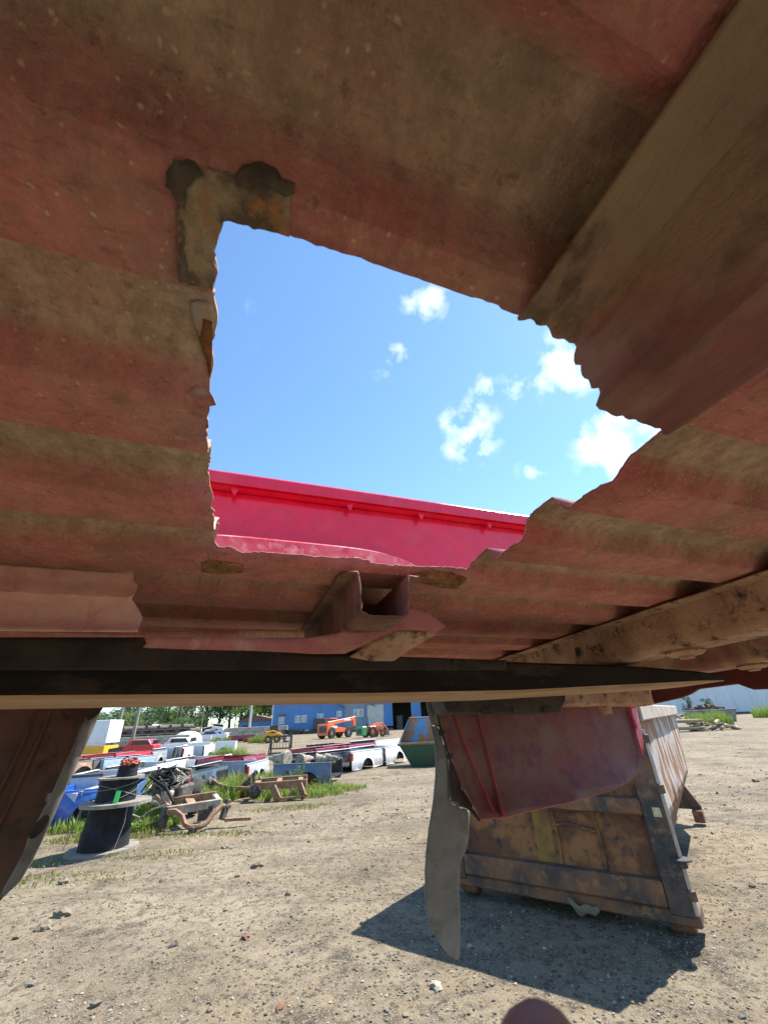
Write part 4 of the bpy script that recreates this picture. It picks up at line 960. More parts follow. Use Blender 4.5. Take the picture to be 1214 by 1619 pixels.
tangle(MB(), L_((-4.85, 10.1, .78)), .26, 18, .011, seed=9).build('wiring_loom', CAB, ch); tangle(MB(), L_((-4.7, 9.95, .68)), .3, 9, .012, seed=12).build('cable_harness', WIRE, ch)
for (x, y, z, r) in ((-5.0, 9.9, .8, .07), (-4.6, 9.85, .72, .08), (-4.75, 10.2, .85, .06)):
    MB().lathe([(.01, 0), (r, 0), (r * 1.05, .03), (r * .9, .07), (.02, .075)], 14, Matrix.Translation(L_((x, y, z))) @ Matrix.Rotation(1.2, 4, 'X')).build('pulley', GRS, ch)
MB().lathe([(.23, -.10), (.29, -.11), (.335, -.09), (.34, 0), (.335, .09), (.29, .11), (.23, .10)], 30, Matrix.Translation(L_((-4.42, 10.65, .35))) @ Matrix.Rotation(.45, 4, 'Z') @ Matrix.Rotation(PI / 2, 4, 'Y'), caps=False).build('tyre', TYRE, ch)
MB().lathe([(.02, -.04), (.12, -.05), (.225, -.02), (.232, .09), (.225, .10), (.2, .0), (.02, 0)], 20, Matrix.Translation(L_((-4.42, 10.65, .35))) @ Matrix.Rotation(.45, 4, 'Z') @ Matrix.Rotation(PI / 2, 4, 'Y')).build('wheel_rim', RBR, ch)
tubeL('brake_line', [(-5.0, 9.3, .25), (-4.8, 9.25, .2), (-4.6, 9.2, .32), (-4.3, 9.2, .4)], .014, PALE); tubeL('exhaust_pipe', [(-4.55, 10.0, .55), (-4.45, 9.9, .4), (-4.2, 9.8, .34)], .04, RBR)

# rusty frame section with axle
O2 = Vector((-3.2, 12.3, 0)); L2 = lambda p: Vector(p) - O2
rf = thing('rusty_frame', 'rust brown ladder frame section with axle lying in the weeds', 'truck frame', O2)
beam('frame_rail', (-3.55, 12.15, .30), (-2.22, 12.05, .34), .07, .16, RBR, rf, L2); beam('frame_rail', (-3.75, 12.75, .34), (-2.35, 12.75, .38), .07, .14, RBR, rf, L2)
for x in (-3.5, -2.95, -2.4): beam('cross_brace', (x, 12.12, .36), (x - .12, 12.75, .38), .12, .06, RBR, rf, L2)
beam('hanger', (-3.05, 12.0, .27), (-2.85, 11.85, .02), .05, .2, RBR, rf, L2); beam('hanger', (-2.4, 12.05, .3), (-2.25, 11.9, .06), .05, .2, RBR, rf, L2); beam('hanger', (-2.62, 12.05, .28), (-2.6, 12.0, .06), .03, .05, RBR, rf, L2)
beam('lower_bar', (-2.85, 11.85, .05), (-2.15, 11.9, .1), .05, .05, RBR, rf, L2)
tubeL('axle', [(-4.95, 13.0, .38), (-4.7, 12.8, .30), (-4.3, 12.55, .25), (-3.8, 12.35, .24), (-3.45, 12.2, .26)], .045, RBR, rf, L2)
MB().lathe([(.03, -.16), (.12, -.12), (.17, 0), (.12, .12), (.03, .16)], 14, Matrix.Translation(L2((-3.55, 12.2, .2)))).build('differential', GRS, rf)
for (x, y) in ((-5.0, 13.05), (-3.95, 13.1)):
    MB().lathe([(.03, -.06), (.12, -.05), (.16, 0), (.1, .06), (.05, .12)], 14, Matrix.Translation(L2((x, y, .34))) @ Matrix.Rotation(1.1, 4, 'Y')).build('hub', GRS, rf)
beam('strut', (-4.1, 12.9, .25), (-3.8, 13.1, .55), .1, .1, GRS, rf, L2); beam('strut', (-3.9, 12.5, .2), (-3.5, 12.5, .45), .09, .08, RBR, rf, L2)

# ------------------------------------------------------------------ green hopper dumpster
HGN = M('green_hopper_paint', (.02, .085, .045), (.045, .07, .035), (.09, .075, .045), scale=2.2, rough=.7, bump=.3); HBL = M('hopper_blue_and_rust', (.13, .28, .48), (.42, .17, .07), (.38, .2, .1), scale=1.1, rough=.8, bump=.3, cut=(.47, .53)); HRM = M('hopper_rim_brown', (.16, .11, .07), (.09, .08, .05), scale=6, rough=.8)
hp = thing('hopper_dumpster', 'green tipping hopper with blue and rust orange inside', 'dumpster', (1.2, 19.1, 0), -.06)
lo = [(-.55, -.35), (.75, -.35), (.75, .75), (-.55, .75)]; hi = [(-1.0, -.55), (1.2, -.55), (1.2, .95), (-1.0, .95)]
V = [(x, y, .03) for x, y in lo] + [(x, y, .78) for x, y in hi]
MB().add(V, [(0, 3, 2, 1)] + [(i, (i + 1) % 4, 4 + (i + 1) % 4, 4 + i) for i in range(4)]).build('tub', HGN, hp).modifiers.new('t', 'SOLIDIFY').thickness = .02
MB().cbox(-1.05, 1.25, -.60, -.52, .745, .82, .01).cbox(-1.05, -.97, -.52, .95, .745, .82, .01).cbox(1.17, 1.25, -.52, .95, .745, .82, .01).build('rim', HRM, hp)
P, T = cdt_patch([(-1.0, .8), (1.2, .8), (1.0, 1.72), (-.55, 1.72)], .2)
sheet('back_plate', P, T, lambda x, z: (x, .95 + .15 * (z - .8), z), HBL, hp, .02)
MB().add([(-1.0, -.55, .82), (-1.0, .95, .82), (-.55, 1.08, 1.72), (-1.02, -.55, .82), (-1.02, .95, .82), (-.57, 1.08, 1.72)], [(0, 1, 2), (5, 4, 3), (0, 3, 4, 1), (1, 4, 5, 2), (2, 5, 3, 0)]).build('side_wing', HGN, hp)
MB().add([(1.2, -.55, .82), (1.2, .95, .82), (1.0, 1.08, 1.72), (1.22, -.55, .82), (1.22, .95, .82), (1.02, 1.08, 1.72)], [(0, 2, 1), (5, 3, 4), (0, 1, 4, 3), (1, 2, 5, 4), (2, 0, 3, 5)]).build('side_wing', HGN, hp)
MB().tube([(-.55, 1.06, 1.73), (.2, 1.07, 1.73), (1.0, 1.06, 1.73)], .03, 8).build('top_bar', HBL, hp)

# ------------------------------------------------------------------ machines by the blue building
ORG = paint('machine_orange', (.72, .12, .02)); YEL = paint('machine_yellow', (.65, .32, .015)); GLS = M('dark_glass', (.015, .02, .025), rough=.08, bump=0, spec=.6); HUB = M('pale_hub', (.35, .34, .32), (.25, .22, .2), scale=6, rough=.7); TGRN = paint('tractor_green', (.02, .28, .10))
def wheel(par, x, y, r, w, hub, z=None):
    mt = Matrix.Translation((x, y, r if z is None else z)) @ Matrix.Rotation(PI / 2, 4, 'X')
    t = MB().lathe([(r * .55, -w / 2), (r * .92, -w / 2), (r, -w / 3), (r, w / 3), (r * .92, w / 2), (r * .55, w / 2)], 24, mt, caps=False)
    for k in range(18):
        a = 2 * PI * k / 18
        t.box(r * .96, r * 1.03, -w * .42, w * .42, -.03 * r, .03 * r, mat=Matrix.Translation((x, y, r if z is None else z)) @ Matrix.Rotation(a, 4, 'Y'))
    o = t.build('wheel', TYRE, par)
    MB().lathe([(.02, -w * .3), (r * .3, -w * .32), (r * .56, -w * .2), (r * .56, w * .2), (r * .3, w * .32), (.02, w * .3)], 18, mt).build('rim', hub, o)
# telehandler: rear end at the left of the picture, boom running up to the right
P0 = Vector((-9.2, 60, 0)); tl = thing('telehandler', 'orange telehandler with raised boom parked before the blue building', 'telehandler', P0, math.atan2(5.5, 3.9))
MB().prism([(-.2, .35), (.9, .35), (1.1, .7), (3.2, .7), (3.4, .55), (4.6, .55), (4.6, 1.05), (3.3, 1.15), (1.6, 1.35), (.9, 1.75), (-.2, 1.7)], -.9, .9, 'y').build('body', ORG, tl, bevel=.04)
MB().cbox(-.23, -.205, -.7, .6, .7, 1.45, .005).build('grille', CAVITY, tl)
MB().cbox(1.1, 2.5, -.15, .85, 1.2, 2.3, .06).build('cab', GLS, tl); MB().cbox(1.05, 2.55, -.2, .9, 2.31, 2.4, .02).build('cab_roof', ORG, tl)
MB().cbox(0, 5.2, -.22, .22, -.2, .22, .03, Matrix.Translation((.1, -.55, 1.75)) @ Matrix.Rotation(-.10, 4, 'Y')).build('boom', ORG, tl)
MB().cbox(5.1, 5.6, -.16, .16, -.95, .25, .04, Matrix.Translation((.1, -.55, 1.75)) @ Matrix.Rotation(-.10, 4, 'Y')).build('boom_head', ORG, tl)
MB().tube([(1.2, -.55, 1.2), (2.6, -.55, 2.0)], .07, 8).build('lift_cylinder', HUB, tl)
MB().box(.6, 1.7, -.912, -.905, 1.2, 1.45, mat=Matrix.Identity(4)).build('stripe_decal', WHT, tl); MB().box(3.2, 4.5, -.776, -.772, 2.05, 2.27).build('boom_decal', WHT, tl)
for x in (.65, 4.0):
    for y in (-.85, .85): wheel(tl, x, y, .66, .42, HUB)
for y in (-.35, .35): MB().cbox(5.5, 6.6, y - .05, y + .05, .9, .97, .01).build('fork_tine', CAVITY, tl)
P0 = Vector((-3.9, 57.6, 0)); tr = thing('tractor', 'small orange tractor with green implement box and roll bar', 'tractor', P0, .75)
MB().prism([(.5, .55), (3.0, .6), (3.1, 1.25), (1.7, 1.35), (1.3, 1.0), (.5, 1.0)], -.35, .35, 'y').build('body', ORG, tr, bevel=.05)
MB().cbox(.6, 1.5, -.85, -.4, 1.0, 1.25, .06).cbox(.6, 1.5, .4, .85, 1.0, 1.25, .06).build('fender', ORG, tr)
MB().tube([(.55, -.5, .9), (.5, -.5, 2.3), (.5, -.3, 2.42), (.5, .3, 2.42), (.5, .5, 2.3), (.55, .5, .9)], .045, 8).build('roll_bar', CAVITY, tr)
MB().cbox(.8, 1.15, -.22, .22, 1.05, 1.2, .04).cbox(.75, .85, -.22, .22, 1.2, 1.6, .04).build('seat', CAVITY, tr)
MB().cbox(-.55, .1, -.7, .7, .25, 1.25, .04).build('implement_box', TGRN, tr); MB().cbox(-.58, -.552, -.45, .45, .45, 1.0, .005).build('box_opening', CAVITY, tr)
for y in (-.45, .45):
    MB().tube([(2.0, y, 1.35), (2.9, y, 1.6), (3.7, y, .9), (3.9, y, .5)], .07, 8).build('loader_arm', ORG, tr); wheel(tr, 1.05, y * 1.55, .62, .36, ORG); wheel(tr, 2.75, y * 1.4, .42, .24, ORG)
MB().prism([(3.8, .12), (4.4, .1), (4.4, .16), (3.95, .25), (3.9, .7), (3.8, .7)], -.75, .75, 'y').build('bucket', HUB, tr)
P0 = Vector((-15.2, 54, 0)); sk = thing('skid_steer', 'yellow and black skid steer loader left of the blue building', 'loader', P0, .25)
MB().prism([(.0, .3), (1.9, .3), (2.0, .75), (1.5, .95), (.3, 1.1), (-.1, .9)], -.6, .6, 'y').build('body', YEL, sk, bevel=.04)
MB().cbox(.55, 1.5, -.45, .45, .95, 1.75, .05).build('cab', GLS, sk); MB().cbox(.5, 1.55, -.48, .48, 1.76, 1.82, .02).build('cab_roof', CAVITY, sk)
for y in (-.68, .68):
    MB().tube([(.1, y, 1.1), (1.0, y, 1.25), (2.0, y, .8), (2.3, y, .35)], .07, 8).build('lift_arm', YEL, sk); wheel(sk, .45, y, .38, .26, YEL); wheel(sk, 1.45, y, .38, .26, YEL)
MB().prism([(2.2, .05), (2.9, .05), (2.9, .1), (2.4, .2), (2.35, .65), (2.2, .65)], -.8, .8, 'y').build('bucket', CAVITY, sk)
# headache rack
hr = thing('headache_rack', 'black steel rack with vertical bars standing on the maroon beds', 'rack', (-8.1, 31, 0), .15)
for x in (-.15, 1.15): MB().prism([(x, .1), (x + .1, .1), (x + .1, 1.05), (x, 1.05)], -.06, .06, 'y').build('post', BLK, hr); MB().prism([(-1.0, .1), (-.9, .05), (.06, .95), (.06, 1.05)], x - .03, x + .05, 'x').build('side_brace', BLK, hr)
for k in range(6): MB().tube([(.05 + k * .2, 0, .35), (.05 + k * .2, 0, 1.0)], .018, 6).build('bar', BLK, hr)
MB().cbox(-.15, 1.25, -.06, .06, 1.0, 1.1, .01).build('top_bar', BLK, hr); MB().cbox(-.05, 1.15, -.05, .05, .3, .38, .01).build('bottom_bar', BLK, hr); MB().cbox(-.1, 1.2, -1.0, -.07, .06, .14, .01).build('deck_plate', BLK, hr)

# ------------------------------------------------------------------ blue building
BWALL = M('blue_metal_siding', (.075, .20, .44), (.065, .17, .38), scale=.3, rough=.55, bump=.0); BGREY = M('grey_siding', (.20, .25, .31), (.17, .21, .26), scale=.3, rough=.55, bump=0); BWIN = M('white_window', (.62, .64, .64), (.5, .52, .52), scale=2, rough=.4, bump=0); BDOOR = M('beige_roller_door', (.50, .49, .45), (.44, .43, .39), scale=1, rough=.6, bump=0); BFND = M('dark_foundation', (.12, .115, .11), (.07, .065, .06), scale=.7, rough=.9, bump=.2); BIN = M('dim_interior', (.06, .055, .05), (.035, .035, .035), scale=.5, rough=.9); BROOF = M('grey_roof', (.34, .36, .38), rough=.6)
bl = thing('blue_building', 'long blue metal workshop with windows, pale roller door and dark openings', 'building', (-28, 105, 0))
X0 = -28.0
def seg(name, xa, xb, za, zb, mat, y0=0, y1=.3, par=bl): return MB().box(xa - X0, xb - X0, y0, y1, za, zb).build(name, mat, par)
seg('wall', -28, -11.5, .85, 9, BWALL); seg('wall', -11.49, -6.3, .85, 9, BGREY, .15, .3); seg('wall', -6.29, -6.05, .85, 9, BWALL); seg('wall', -6.04, -2.15, 5.45, 9, BWALL); seg('wall', -2.14, -.1, .85, 9, BWALL); seg('wall', -.09, 4.25, 5.9, 9, BWALL); seg('wall', 4.26, 6.5, .85, 9, BWALL); seg('wall', 6.51, 14, 5.9, 9, BWALL); seg('wall', 14.01, 40, .85, 9, BWALL)
seg('foundation', -28, -6.05, 0, .849, BFND, -.1, .3); seg('roller_door', -6.03, -2.16, .5, 5.44, BDOOR, .12, .2); seg('foundation', -6.04, -.1, 0, .49, BFND, -.05, .3); seg('foundation', 4.26, 40, 0, .849, BFND, -.05, .3)
seg('back_wall', -28, 40, 0, 9, BIN, 12, 12.3); seg('side_wall', -28, -27.75, 0, 9, BWALL, .31, 12); seg('side_wall', 39.75, 40, 0, 9, BWALL, .31, 12); seg('roof', -28.4, 40.4, 9.01, 9.4, BROOF, -.6, 12.6); seg('slab', -28, 40, .0, .06, BFND, .31, 12)
seg('corner_trim', -28.15, -27.9, .85, 9, BWIN, -.05, -.005); seg('wall_rib', 9.0, 9.3, 0, 5.88, BFND, 3, 3.3); seg('shelf', .8, 2.2, .06, 3.0, M('clutter', (.2, .19, .17), (.08, .08, .08), scale=1.5, rough=.8), 4, 5)
for (a, b, z0, z1) in ((-26.55, -25.2, 2.2, 3.75), (-22.75, -21.5, 2.3, 3.8), (-21.25, -20.0, 2.35, 3.85), (-17.6, -16.1, 2.5, 4.0), (-13.1, -11.9, 3.2, 4.4), (-9.2, -6.9, 3.0, 4.6)):
    yy0 = -.06 if a < -11.6 else .09
    w_ = seg('window', a, b, z0, z1, BWIN, yy0, yy0 + .055)
    for k in range(2): MB().box(a - X0 + .12 + k * (b - a) * .5, a - X0 + (b - a) * (.42 + k * .5), yy0 - .01, yy0 - .002, z0 + .15, z1 - .15).build('pane', M('window_pane', (.34, .38, .40), (.2, .24, .26), scale=1.5, rough=.15, bump=0), w_)
seg('awning', -26.5, -25.0, 3.78, 4.15, M('brown_awning', (.16, .08, .06), rough=.8), -.3, -.005); seg('steel_cabinet', -18.3, -15.7, .86, 3.0, CAVITY, -.9, -.11)
for xa in (-15, -8):
    m = MB()
    for k in range(6): m.tube([(xa - X0 + k * .8, -1.0, 6.9 - k * .38), (xa - X0 + k * .8, -.05, 6.9 - k * .38)], .06, 5)
    m.tube([(xa - X0, -1, 6.9), (xa - X0 + 4, -1, 5.0)], .09, 5); m.build('stair_frame', CAVITY, bl)
# junk heaps along the foundation
rnd = random.Random(11)
for i, x in enumerate((-24.8, -22.4, -20.2, -14.6, -12.2)):
    t = thing('scrap_heap', ['low heap of dark scrap under the single window', 'heap of scrap under the paired windows', 'brown scrap heap right of the paired windows', 'scrap heap right of the steel cabinet', 'heap of scrap left behind the telehandler'][i], 'scrap', (x, 102.5, 0))
    for k in range(7):
        a, b, c_ = rnd.uniform(-.9, .9), rnd.uniform(-.5, .5), rnd.uniform(.2, .9)
        MB().cbox(-.5 * rnd.random() - .15, .5, -.3, .3, -.2, .25, .05, Matrix.Translation((a, b, c_)) @ Matrix.Rotation(rnd.uniform(0, 3), 4, 'Z') @ Matrix.Rotation(rnd.uniform(-.5, .5), 4, 'X')).build('scrap_piece', [CAVITY, RBR, GRS, ALU][k % 4], t)
ab = thing('annex_shed', 'small blue shed with brown roof left of the blue workshop', 'building', (-40, 118, 0))
MB().box(0, 9, 0, 6, 0, 3.2).build('wall', BWALL, ab); MB().prism([(-.4, 3.21), (9.4, 3.21), (9.4, 3.5), (4.5, 4.6), (-.4, 3.5)], -.4, 6.4, 'y').build('roof', M('brown_roof', (.18, .10, .08), rough=.8), ab); MB().box(1, 2.5, -.05, -.005, 1.2, 2.4).build('window', GLS, ab)

# ------------------------------------------------------------------ block walls
CON = M('concrete_block', (.38, .36, .31), (.29, .27, .22), (.44, .42, .37), scale=1.2, rough=.9, bump=.2)
def blockwall(label, a, b, courses, bl_=1.8, bh=.75, th=.7):
    a = Vector((*a, 0)); b = Vector((*b, 0)); d = b - a; w = thing('block_wall', label, 'wall', a, math.atan2(d.y, d.x)); n = int(d.length / bl_)
    me = MB().cbox(.02, bl_ - .02, 0, th, .015, bh - .015, .03).mesh('block')
    for c_ in range(courses):
        for k in range(n - (c_ % 2)):
            o = obj('block', me, CON, w); o.location = (k * bl_ + (bl_ / 2 if c_ % 2 else 0), random.uniform(-.04, .04), c_ * bh)
blockwall('pale concrete block wall behind the box truck and red cab', (-40, 62), (-26.5, 64), 2, 1.8, .6)
blockwall('grey concrete block wall left of the skid steer', (-24.5, 66), (-15.5, 67.5), 3, 1.8, .6)
# heap under white sheet behind the left wall
tarp = thing('tarp_mound', 'white tarpaulin mound above the pale block wall', 'tarp', (-31, 69, 0))
V = []; nn = 24
for j in range(9):
    for i in range(nn):
        a = 2 * PI * i / nn; r = (1 - (j / 8) ** 2.2); V.append((2.3 * r * math.cos(a), 1.2 * r * math.sin(a), 1.6 * math.sin(j / 8 * PI / 2) * (1 + .06 * noise.noise((i * .9, j * .6, 0)))))
MB().add(V, [(j * nn + i, j * nn + (i + 1) % nn, (j + 1) * nn + (i + 1) % nn, (j + 1) * nn + i) for j in range(8) for i in range(nn)], True).build('sheet', WHT, tarp)

# ------------------------------------------------------------------ box truck and red cab
bt = thing('box_truck', 'white box truck with yellow lower side behind the red bed', 'box truck', (-27.6, 38.6, 0), .10)
MB().cbox(-2.6, 3.2, 0, 2.4, .98, 2.75, .03).build('box_body', M('box_white', (.66, .68, .70), (.58, .6, .62), scale=.7, rough=.45, bump=0), bt)
MB().cbox(1.0, 3.2, -.01, 2.4, .22, .78, .02).build('yellow_skirt', paint('bus_yellow', (.72, .36, .01)), bt); MB().cbox(-2.6, .99, -.01, 2.4, .62, .78, .02).build('yellow_skirt', paint('bus_yellow', (.72, .36, .01)), bt)
MB().box(-2.6, 3.2, -.012, 0, .79, .97).build('pale_band', WHT, bt); MB().box(-2.6, 3.2, -.018, -.013, .85, .89).build('orange_stripe', ORG, bt)
for x in (.35, -1.6): wheel(bt, x, .25, .42, .28, M('tan_rim', (.5, .36, .18), rough=.6))
MB().cbox(-4.6, -2.65, .1, 2.3, .4, 2.3, .12).build('cab', WHT, bt); wheel(bt, -3.8, .2, .42, .28, HUB)
def cab(label, col, x, y, rz):
    t = thing('pickup_cab', label, 'pickup cab', (x, y, 0), rz)
    MB().prism([(-.1, .25), (2.2, .25), (2.25, .7), (2.05, .75), (1.75, 1.12), (.35, 1.15), (.1, .8), (-.1, .75)], 0, 1.7, 'y').build('body', col, t, bevel=.05)
    MB().prism([(.42, .78), (1.95, .78), (1.7, 1.07), (.55, 1.08)], -.012, 0, 'y').build('side_window', GLS, t); MB().cbox(2.06, 2.09, .15, 1.55, .8, 1.08, .005).build('rear_window', GLS, t)
    MB().prism([(-1.2, .25), (-.12, .25), (-.12, .72), (-1.2, .6)], .05, 1.65, 'y').build('hood', GRS, t)
    for k in (.6, 1.5): MB().lathe([(.01, 0), (.05, 0), (.05, .02), (.01, .02)], 12, Matrix.Translation((k, -.001, .55)) @ Matrix.Rotation(PI / 2, 4, 'X')).build('handle', CAVITY, t)
cab('red pickup cab with dark windows behind the red bed', RED, -21.6, 37, .1); cab('white pickup cab behind the red cab', WHT, -19.7, 39.6, .1)

# ------------------------------------------------------------------ distant yard: low shed, pipe racks, poles, sign
sh = thing('pale_shed', 'low shed with pale roof behind the left block wall', 'building', (at(176, 1150, 125).x, 125, 0))
MB().box(0, 13, 0, 12, 0, 2.7).build('wall', CON, sh); MB().prism([(-.6, 2.71), (13.6, 2.71), (10.5, 3.7), (2, 3.7)], -.5, 12.5, 'y').build('roof', M('pale_roof', (.50, .52, .50), (.44, .45, .43), scale=.3, rough=.6, bump=0), sh)
PIPE = M('dark_pipe', (.06, .055, .05), (.12, .09, .07), scale=1, rough=.7, bump=0)
pr = thing('pipe_stack', 'stack of dark pipes behind the left block wall', 'pipes', (-54, 88, 0), .05)
for r_ in range(3):
    for k in range(9 - r_): MB().tube([(k * 2.2 - 1 + r_ * .8, -2.5, 1.0 + r_ * .75), (k * 2.2 - 1 + r_ * .8, 2.5, 1.0 + r_ * .75)], .37, 10).build('pipe', PIPE, pr)
MB().box(-2, 19, -2, 2, 0, .6).build('rack_base', CON, pr)
POLE = M('pole_wood', (.26, .235, .205), (.18, .155, .13), scale=2, rough=.9, bump=.2, stretch=(3, 3, .2)); CPOLE = M('pole_concrete', (.45, .44, .42), rough=.8)
def pole(label, x, y, h, r, arms=1, mat=POLE, lean=(0, 0), name='utility_pole'):
    t = thing(name, label, 'pole', (x, y, 0)); top = Vector((lean[0], lean[1], h))
    MB().tube([(0, 0, -.2), top * .5, top], [r, r * .85, r * .65], 10).build('shaft', mat, t)
    for k in range(arms):
        z = h - .6 - k * 1.0; MB().cbox(-1.2, 1.2, -.06, .06, z, z + .14, .02).build('crossarm', POLE, t)
        for x_ in (-1.0, -.4, .4, 1.0): MB().lathe([(.02, 0), (.06, .03), (.05, .14), (.02, .18)], 8, Matrix.Translation((x_, 0, z + .14))).build('insulator', CAVITY, t)
p1 = at(183, 1168, 62); p2 = at(210, 1166, 60)
pole('wooden pole nearer the box truck', p1.x, p1.y, 11, .21); pole('wooden pole right of the first, above the pale wall', p2.x, p2.y, 11, .22, lean=(.15, 0))
for (px, Y, h, lab) in ((277, 130, 12, 'utility pole left of the far tree gap'), (283, 128, 11.5, 'utility pole paired with its neighbour by the tree gap'), (318, 120, 10, 'thin pole beside the white heap'), (371, 125, 8, 'thin pole in front of the dark trees'), (203, 140, 12, 'thin pole seen between the two near poles'), (240, 150, 13, 'far thin pole left of the tree gap')):
    q = at(px, 1150, Y); pole(lab, q.x, q.y, h, .16)
q = at(394, 1153, 78); pole('pale pole just left of the blue workshop', q.x, q.y, 13, .22, arms=1, mat=CPOLE)
q = at(335, 1150, 110); pole('short pale lamp pole right of the white heap', q.x, q.y, 5.2, .1, arms=0, mat=CPOLE, name='lamp_pole')
q = at(267, 1152, 95); sg = thing('road_sign', 'small round red sign far off by the trees', 'sign', (q.x, q.y, 0))
MB().tube([(0, 0, 0), (0, 0, 2.2)], .05, 6).build('post', CPOLE, sg); MB().lathe([(.01, 0), (.42, 0), (.42, .03), (.01, .03)], 8, Matrix.Translation((0, -.05, 2.2)) @ Matrix.Rotation(PI / 2, 4, 'X')).build('plate', RED, sg)
for i, (px, Y, colr, lab) in enumerate(((290, 88, CAVITY, 'dark parked car left of the white heap'), (312, 84, BLU, 'blue parked car under the white heap'), (384, 70, CAVITY, 'dark grey car at the left end of the grey block wall'))):
    q = at(px, 1168, Y); t = thing('parked_car', lab, 'car', (q.x, q.y, 0), .15)
    MB().prism([(0, .3), (4.2, .3), (4.3, .8), (3.4, .95), (2.8, 1.45), (1.3, 1.45), (.7, .95), (0, .85)], 0, 1.7, 'y').build('body', colr, t, bevel=.06); MB().prism([(.95, .97), (3.2, .97), (2.7, 1.38), (1.4, 1.38)], -.012, 0, 'y').build('window', GLS, t)
    for x in (.8, 3.4): wheel(t, x, .12, .32, .2, HUB)

# ------------------------------------------------------------------ trees
BARK = M('bark', (.10, .075, .055), (.06, .045, .035), scale=4, rough=.95, bump=.5)
LEAF = [leafmat('leaf_mid', (.055, .115, .03), (.085, .15, .035), .3), leafmat('leaf_dark', (.03, .07, .025), (.05, .095, .03), .3), leafmat('leaf_light', (.10, .17, .03), (.13, .20, .04), .3)]
TP = {}
def tree_mesh(kind, h, r, seed):
    rn = random.Random(seed); tk = MB()
    tk.tube([(0, 0, -.3), (.1, 0, h * .25), (-.1, .1, h * .5), (.05, 0, h * .8)], [h * .028, h * .02, h * .014, h * .005], 8)
    blobs = []
    for k in range(16):
        a = rn.uniform(0, 2 * PI); z = h * rn.uniform(.28, .92); rad = r * (1 - ((z / h - .5) / .58) ** 2) ** .5 * rn.uniform(.35, .9)
        e = Vector((rad * math.cos(a), rad * math.sin(a), z)); blobs.append((e, r * rn.uniform(.28, .48)))
        tk.tube([(0, 0, z * .6), e * .5 + Vector((0, 0, z * .35)), e], [h * .011, h * .007, h * .003], 5)
    V = []; F = []
    for (e, br) in blobs:
        for _ in range(150):
            d = Vector((rn.gauss(0, 1), rn.gauss(0, 1), rn.gauss(0, .8))).normalized() * br * rn.random() ** .4
            p = e + d; s = rn.uniform(.10, .24) * (r / 4) ** .5; n = Vector((rn.gauss(0, 1), rn.gauss(0, 1), rn.gauss(.5, 1))).normalized(); u_ = n.orthogonal().normalized(); v_ = n.cross(u_)
            i = len(V); V += [p - u_ * s, p - v_ * s * .6, p + u_ * s, p + v_ * s * .6]; F.append((i, i + 1, i + 2, i + 3))
    me = bpy.data.meshes.new('crown'); me.from_pydata([tuple(v) for v in V], [], F)
    return tk.mesh('trunk'), me
def tree(label, x, y, h, r, kind, var, group='trees beyond the yard', name='tree'):
    key = (kind, var)
    if key not in TP: TP[key] = tree_mesh(kind, 10, 4, 100 + var * 7)
    t = thing(name, label, 'tree', (x, y, 0), var * 2.1, group); t.scale = (r / 4, r / 4, h / 10)
    obj('trunk', TP[key][0], BARK, t); c_ = obj('crown', TP[key][1], None, t); slot(c_, LEAF[kind])
ti = 0
TR = [(126, 170, 10, 7), (152, 165, 9, 6), (208, 160, 12, 7), (262, 150, 12, 6), (285, 150, 9, 6), (112, 190, 9, 8), (140, 185, 9, 7), (163, 180, 10, 8), (190, 175, 11, 8), (228, 170, 15, 8), (250, 180, 12, 7), (272, 165, 12, 6), (300, 185, 12, 7), (325, 150, 16, 8), (345, 140, 19, 8), (362, 150, 17, 8), (380, 135, 19, 9), (400, 140, 22, 9), (418, 150, 24, 10), (438, 160, 24, 10), (238, 120, 6, 4), (288, 112, 5, 4), (322, 125, 6, 4), (390, 128, 9, 5), (212, 125, 7, 5), (178, 190, 10, 8), (306, 160, 9, 6), (425, 135, 16, 7)]
TR.sort(); ORD = 'first second third fourth fifth sixth seventh eighth ninth tenth eleventh twelfth thirteenth fourteenth fifteenth sixteenth seventeenth eighteenth nineteenth twentieth twenty-first twenty-second twenty-third twenty-fourth twenty-fifth twenty-sixth twenty-seventh twenty-eighth twenty-ninth thirtieth'.split()
for i, (px, Y, h, r) in enumerate(TR):
    q = at(px, 1150, Y); tree(('tall' if h > 13 else 'small' if h < 8 else 'rounded') + ' green tree, ' + ORD[i] + ' from the left in the far tree belt', q.x, q.y, h, r, i % 3 if h < 14 else (1 if i % 2 else 0), i % 4)
# ------------------------------------------------------------------ right side: white warehouse, lumber, heaps
WW = M('white_metal_siding', (.56, .61, .66), (.50, .55, .60), scale=.25, rough=.5, bump=0, stretch=(6, 1, .3)); 
q0 = gz(1020, 1131.5); q1 = gz(1214, 1123.5); q0 = Vector((62, 112, 0)); q1 = Vector((128, 106, 0)); d = (q1 - q0)
wh = thing('warehouse', 'long white metal warehouse wall at the far right', 'building', q0, math.atan2(d.y, d.x))
MB().box(0, 110, 0, 30, 0, 8).build('wall', WW, wh); MB().prism([(-.5, 8.01), (110.5, 8.01), (110.5, 8.4), (55, 9.5), (-.5, 8.4)], -.5, 30.5, 'y').build('roof', BROOF, wh)
MB().box(-.02, 110, -.06, -.004, 0, .5).build('base_trim', BFND, wh)
for k in range(27): MB().box(k * 4 + 1, k * 4 + 1.12, -.05, -.003, .52, 7.95).build('wall_rib', WW, wh)
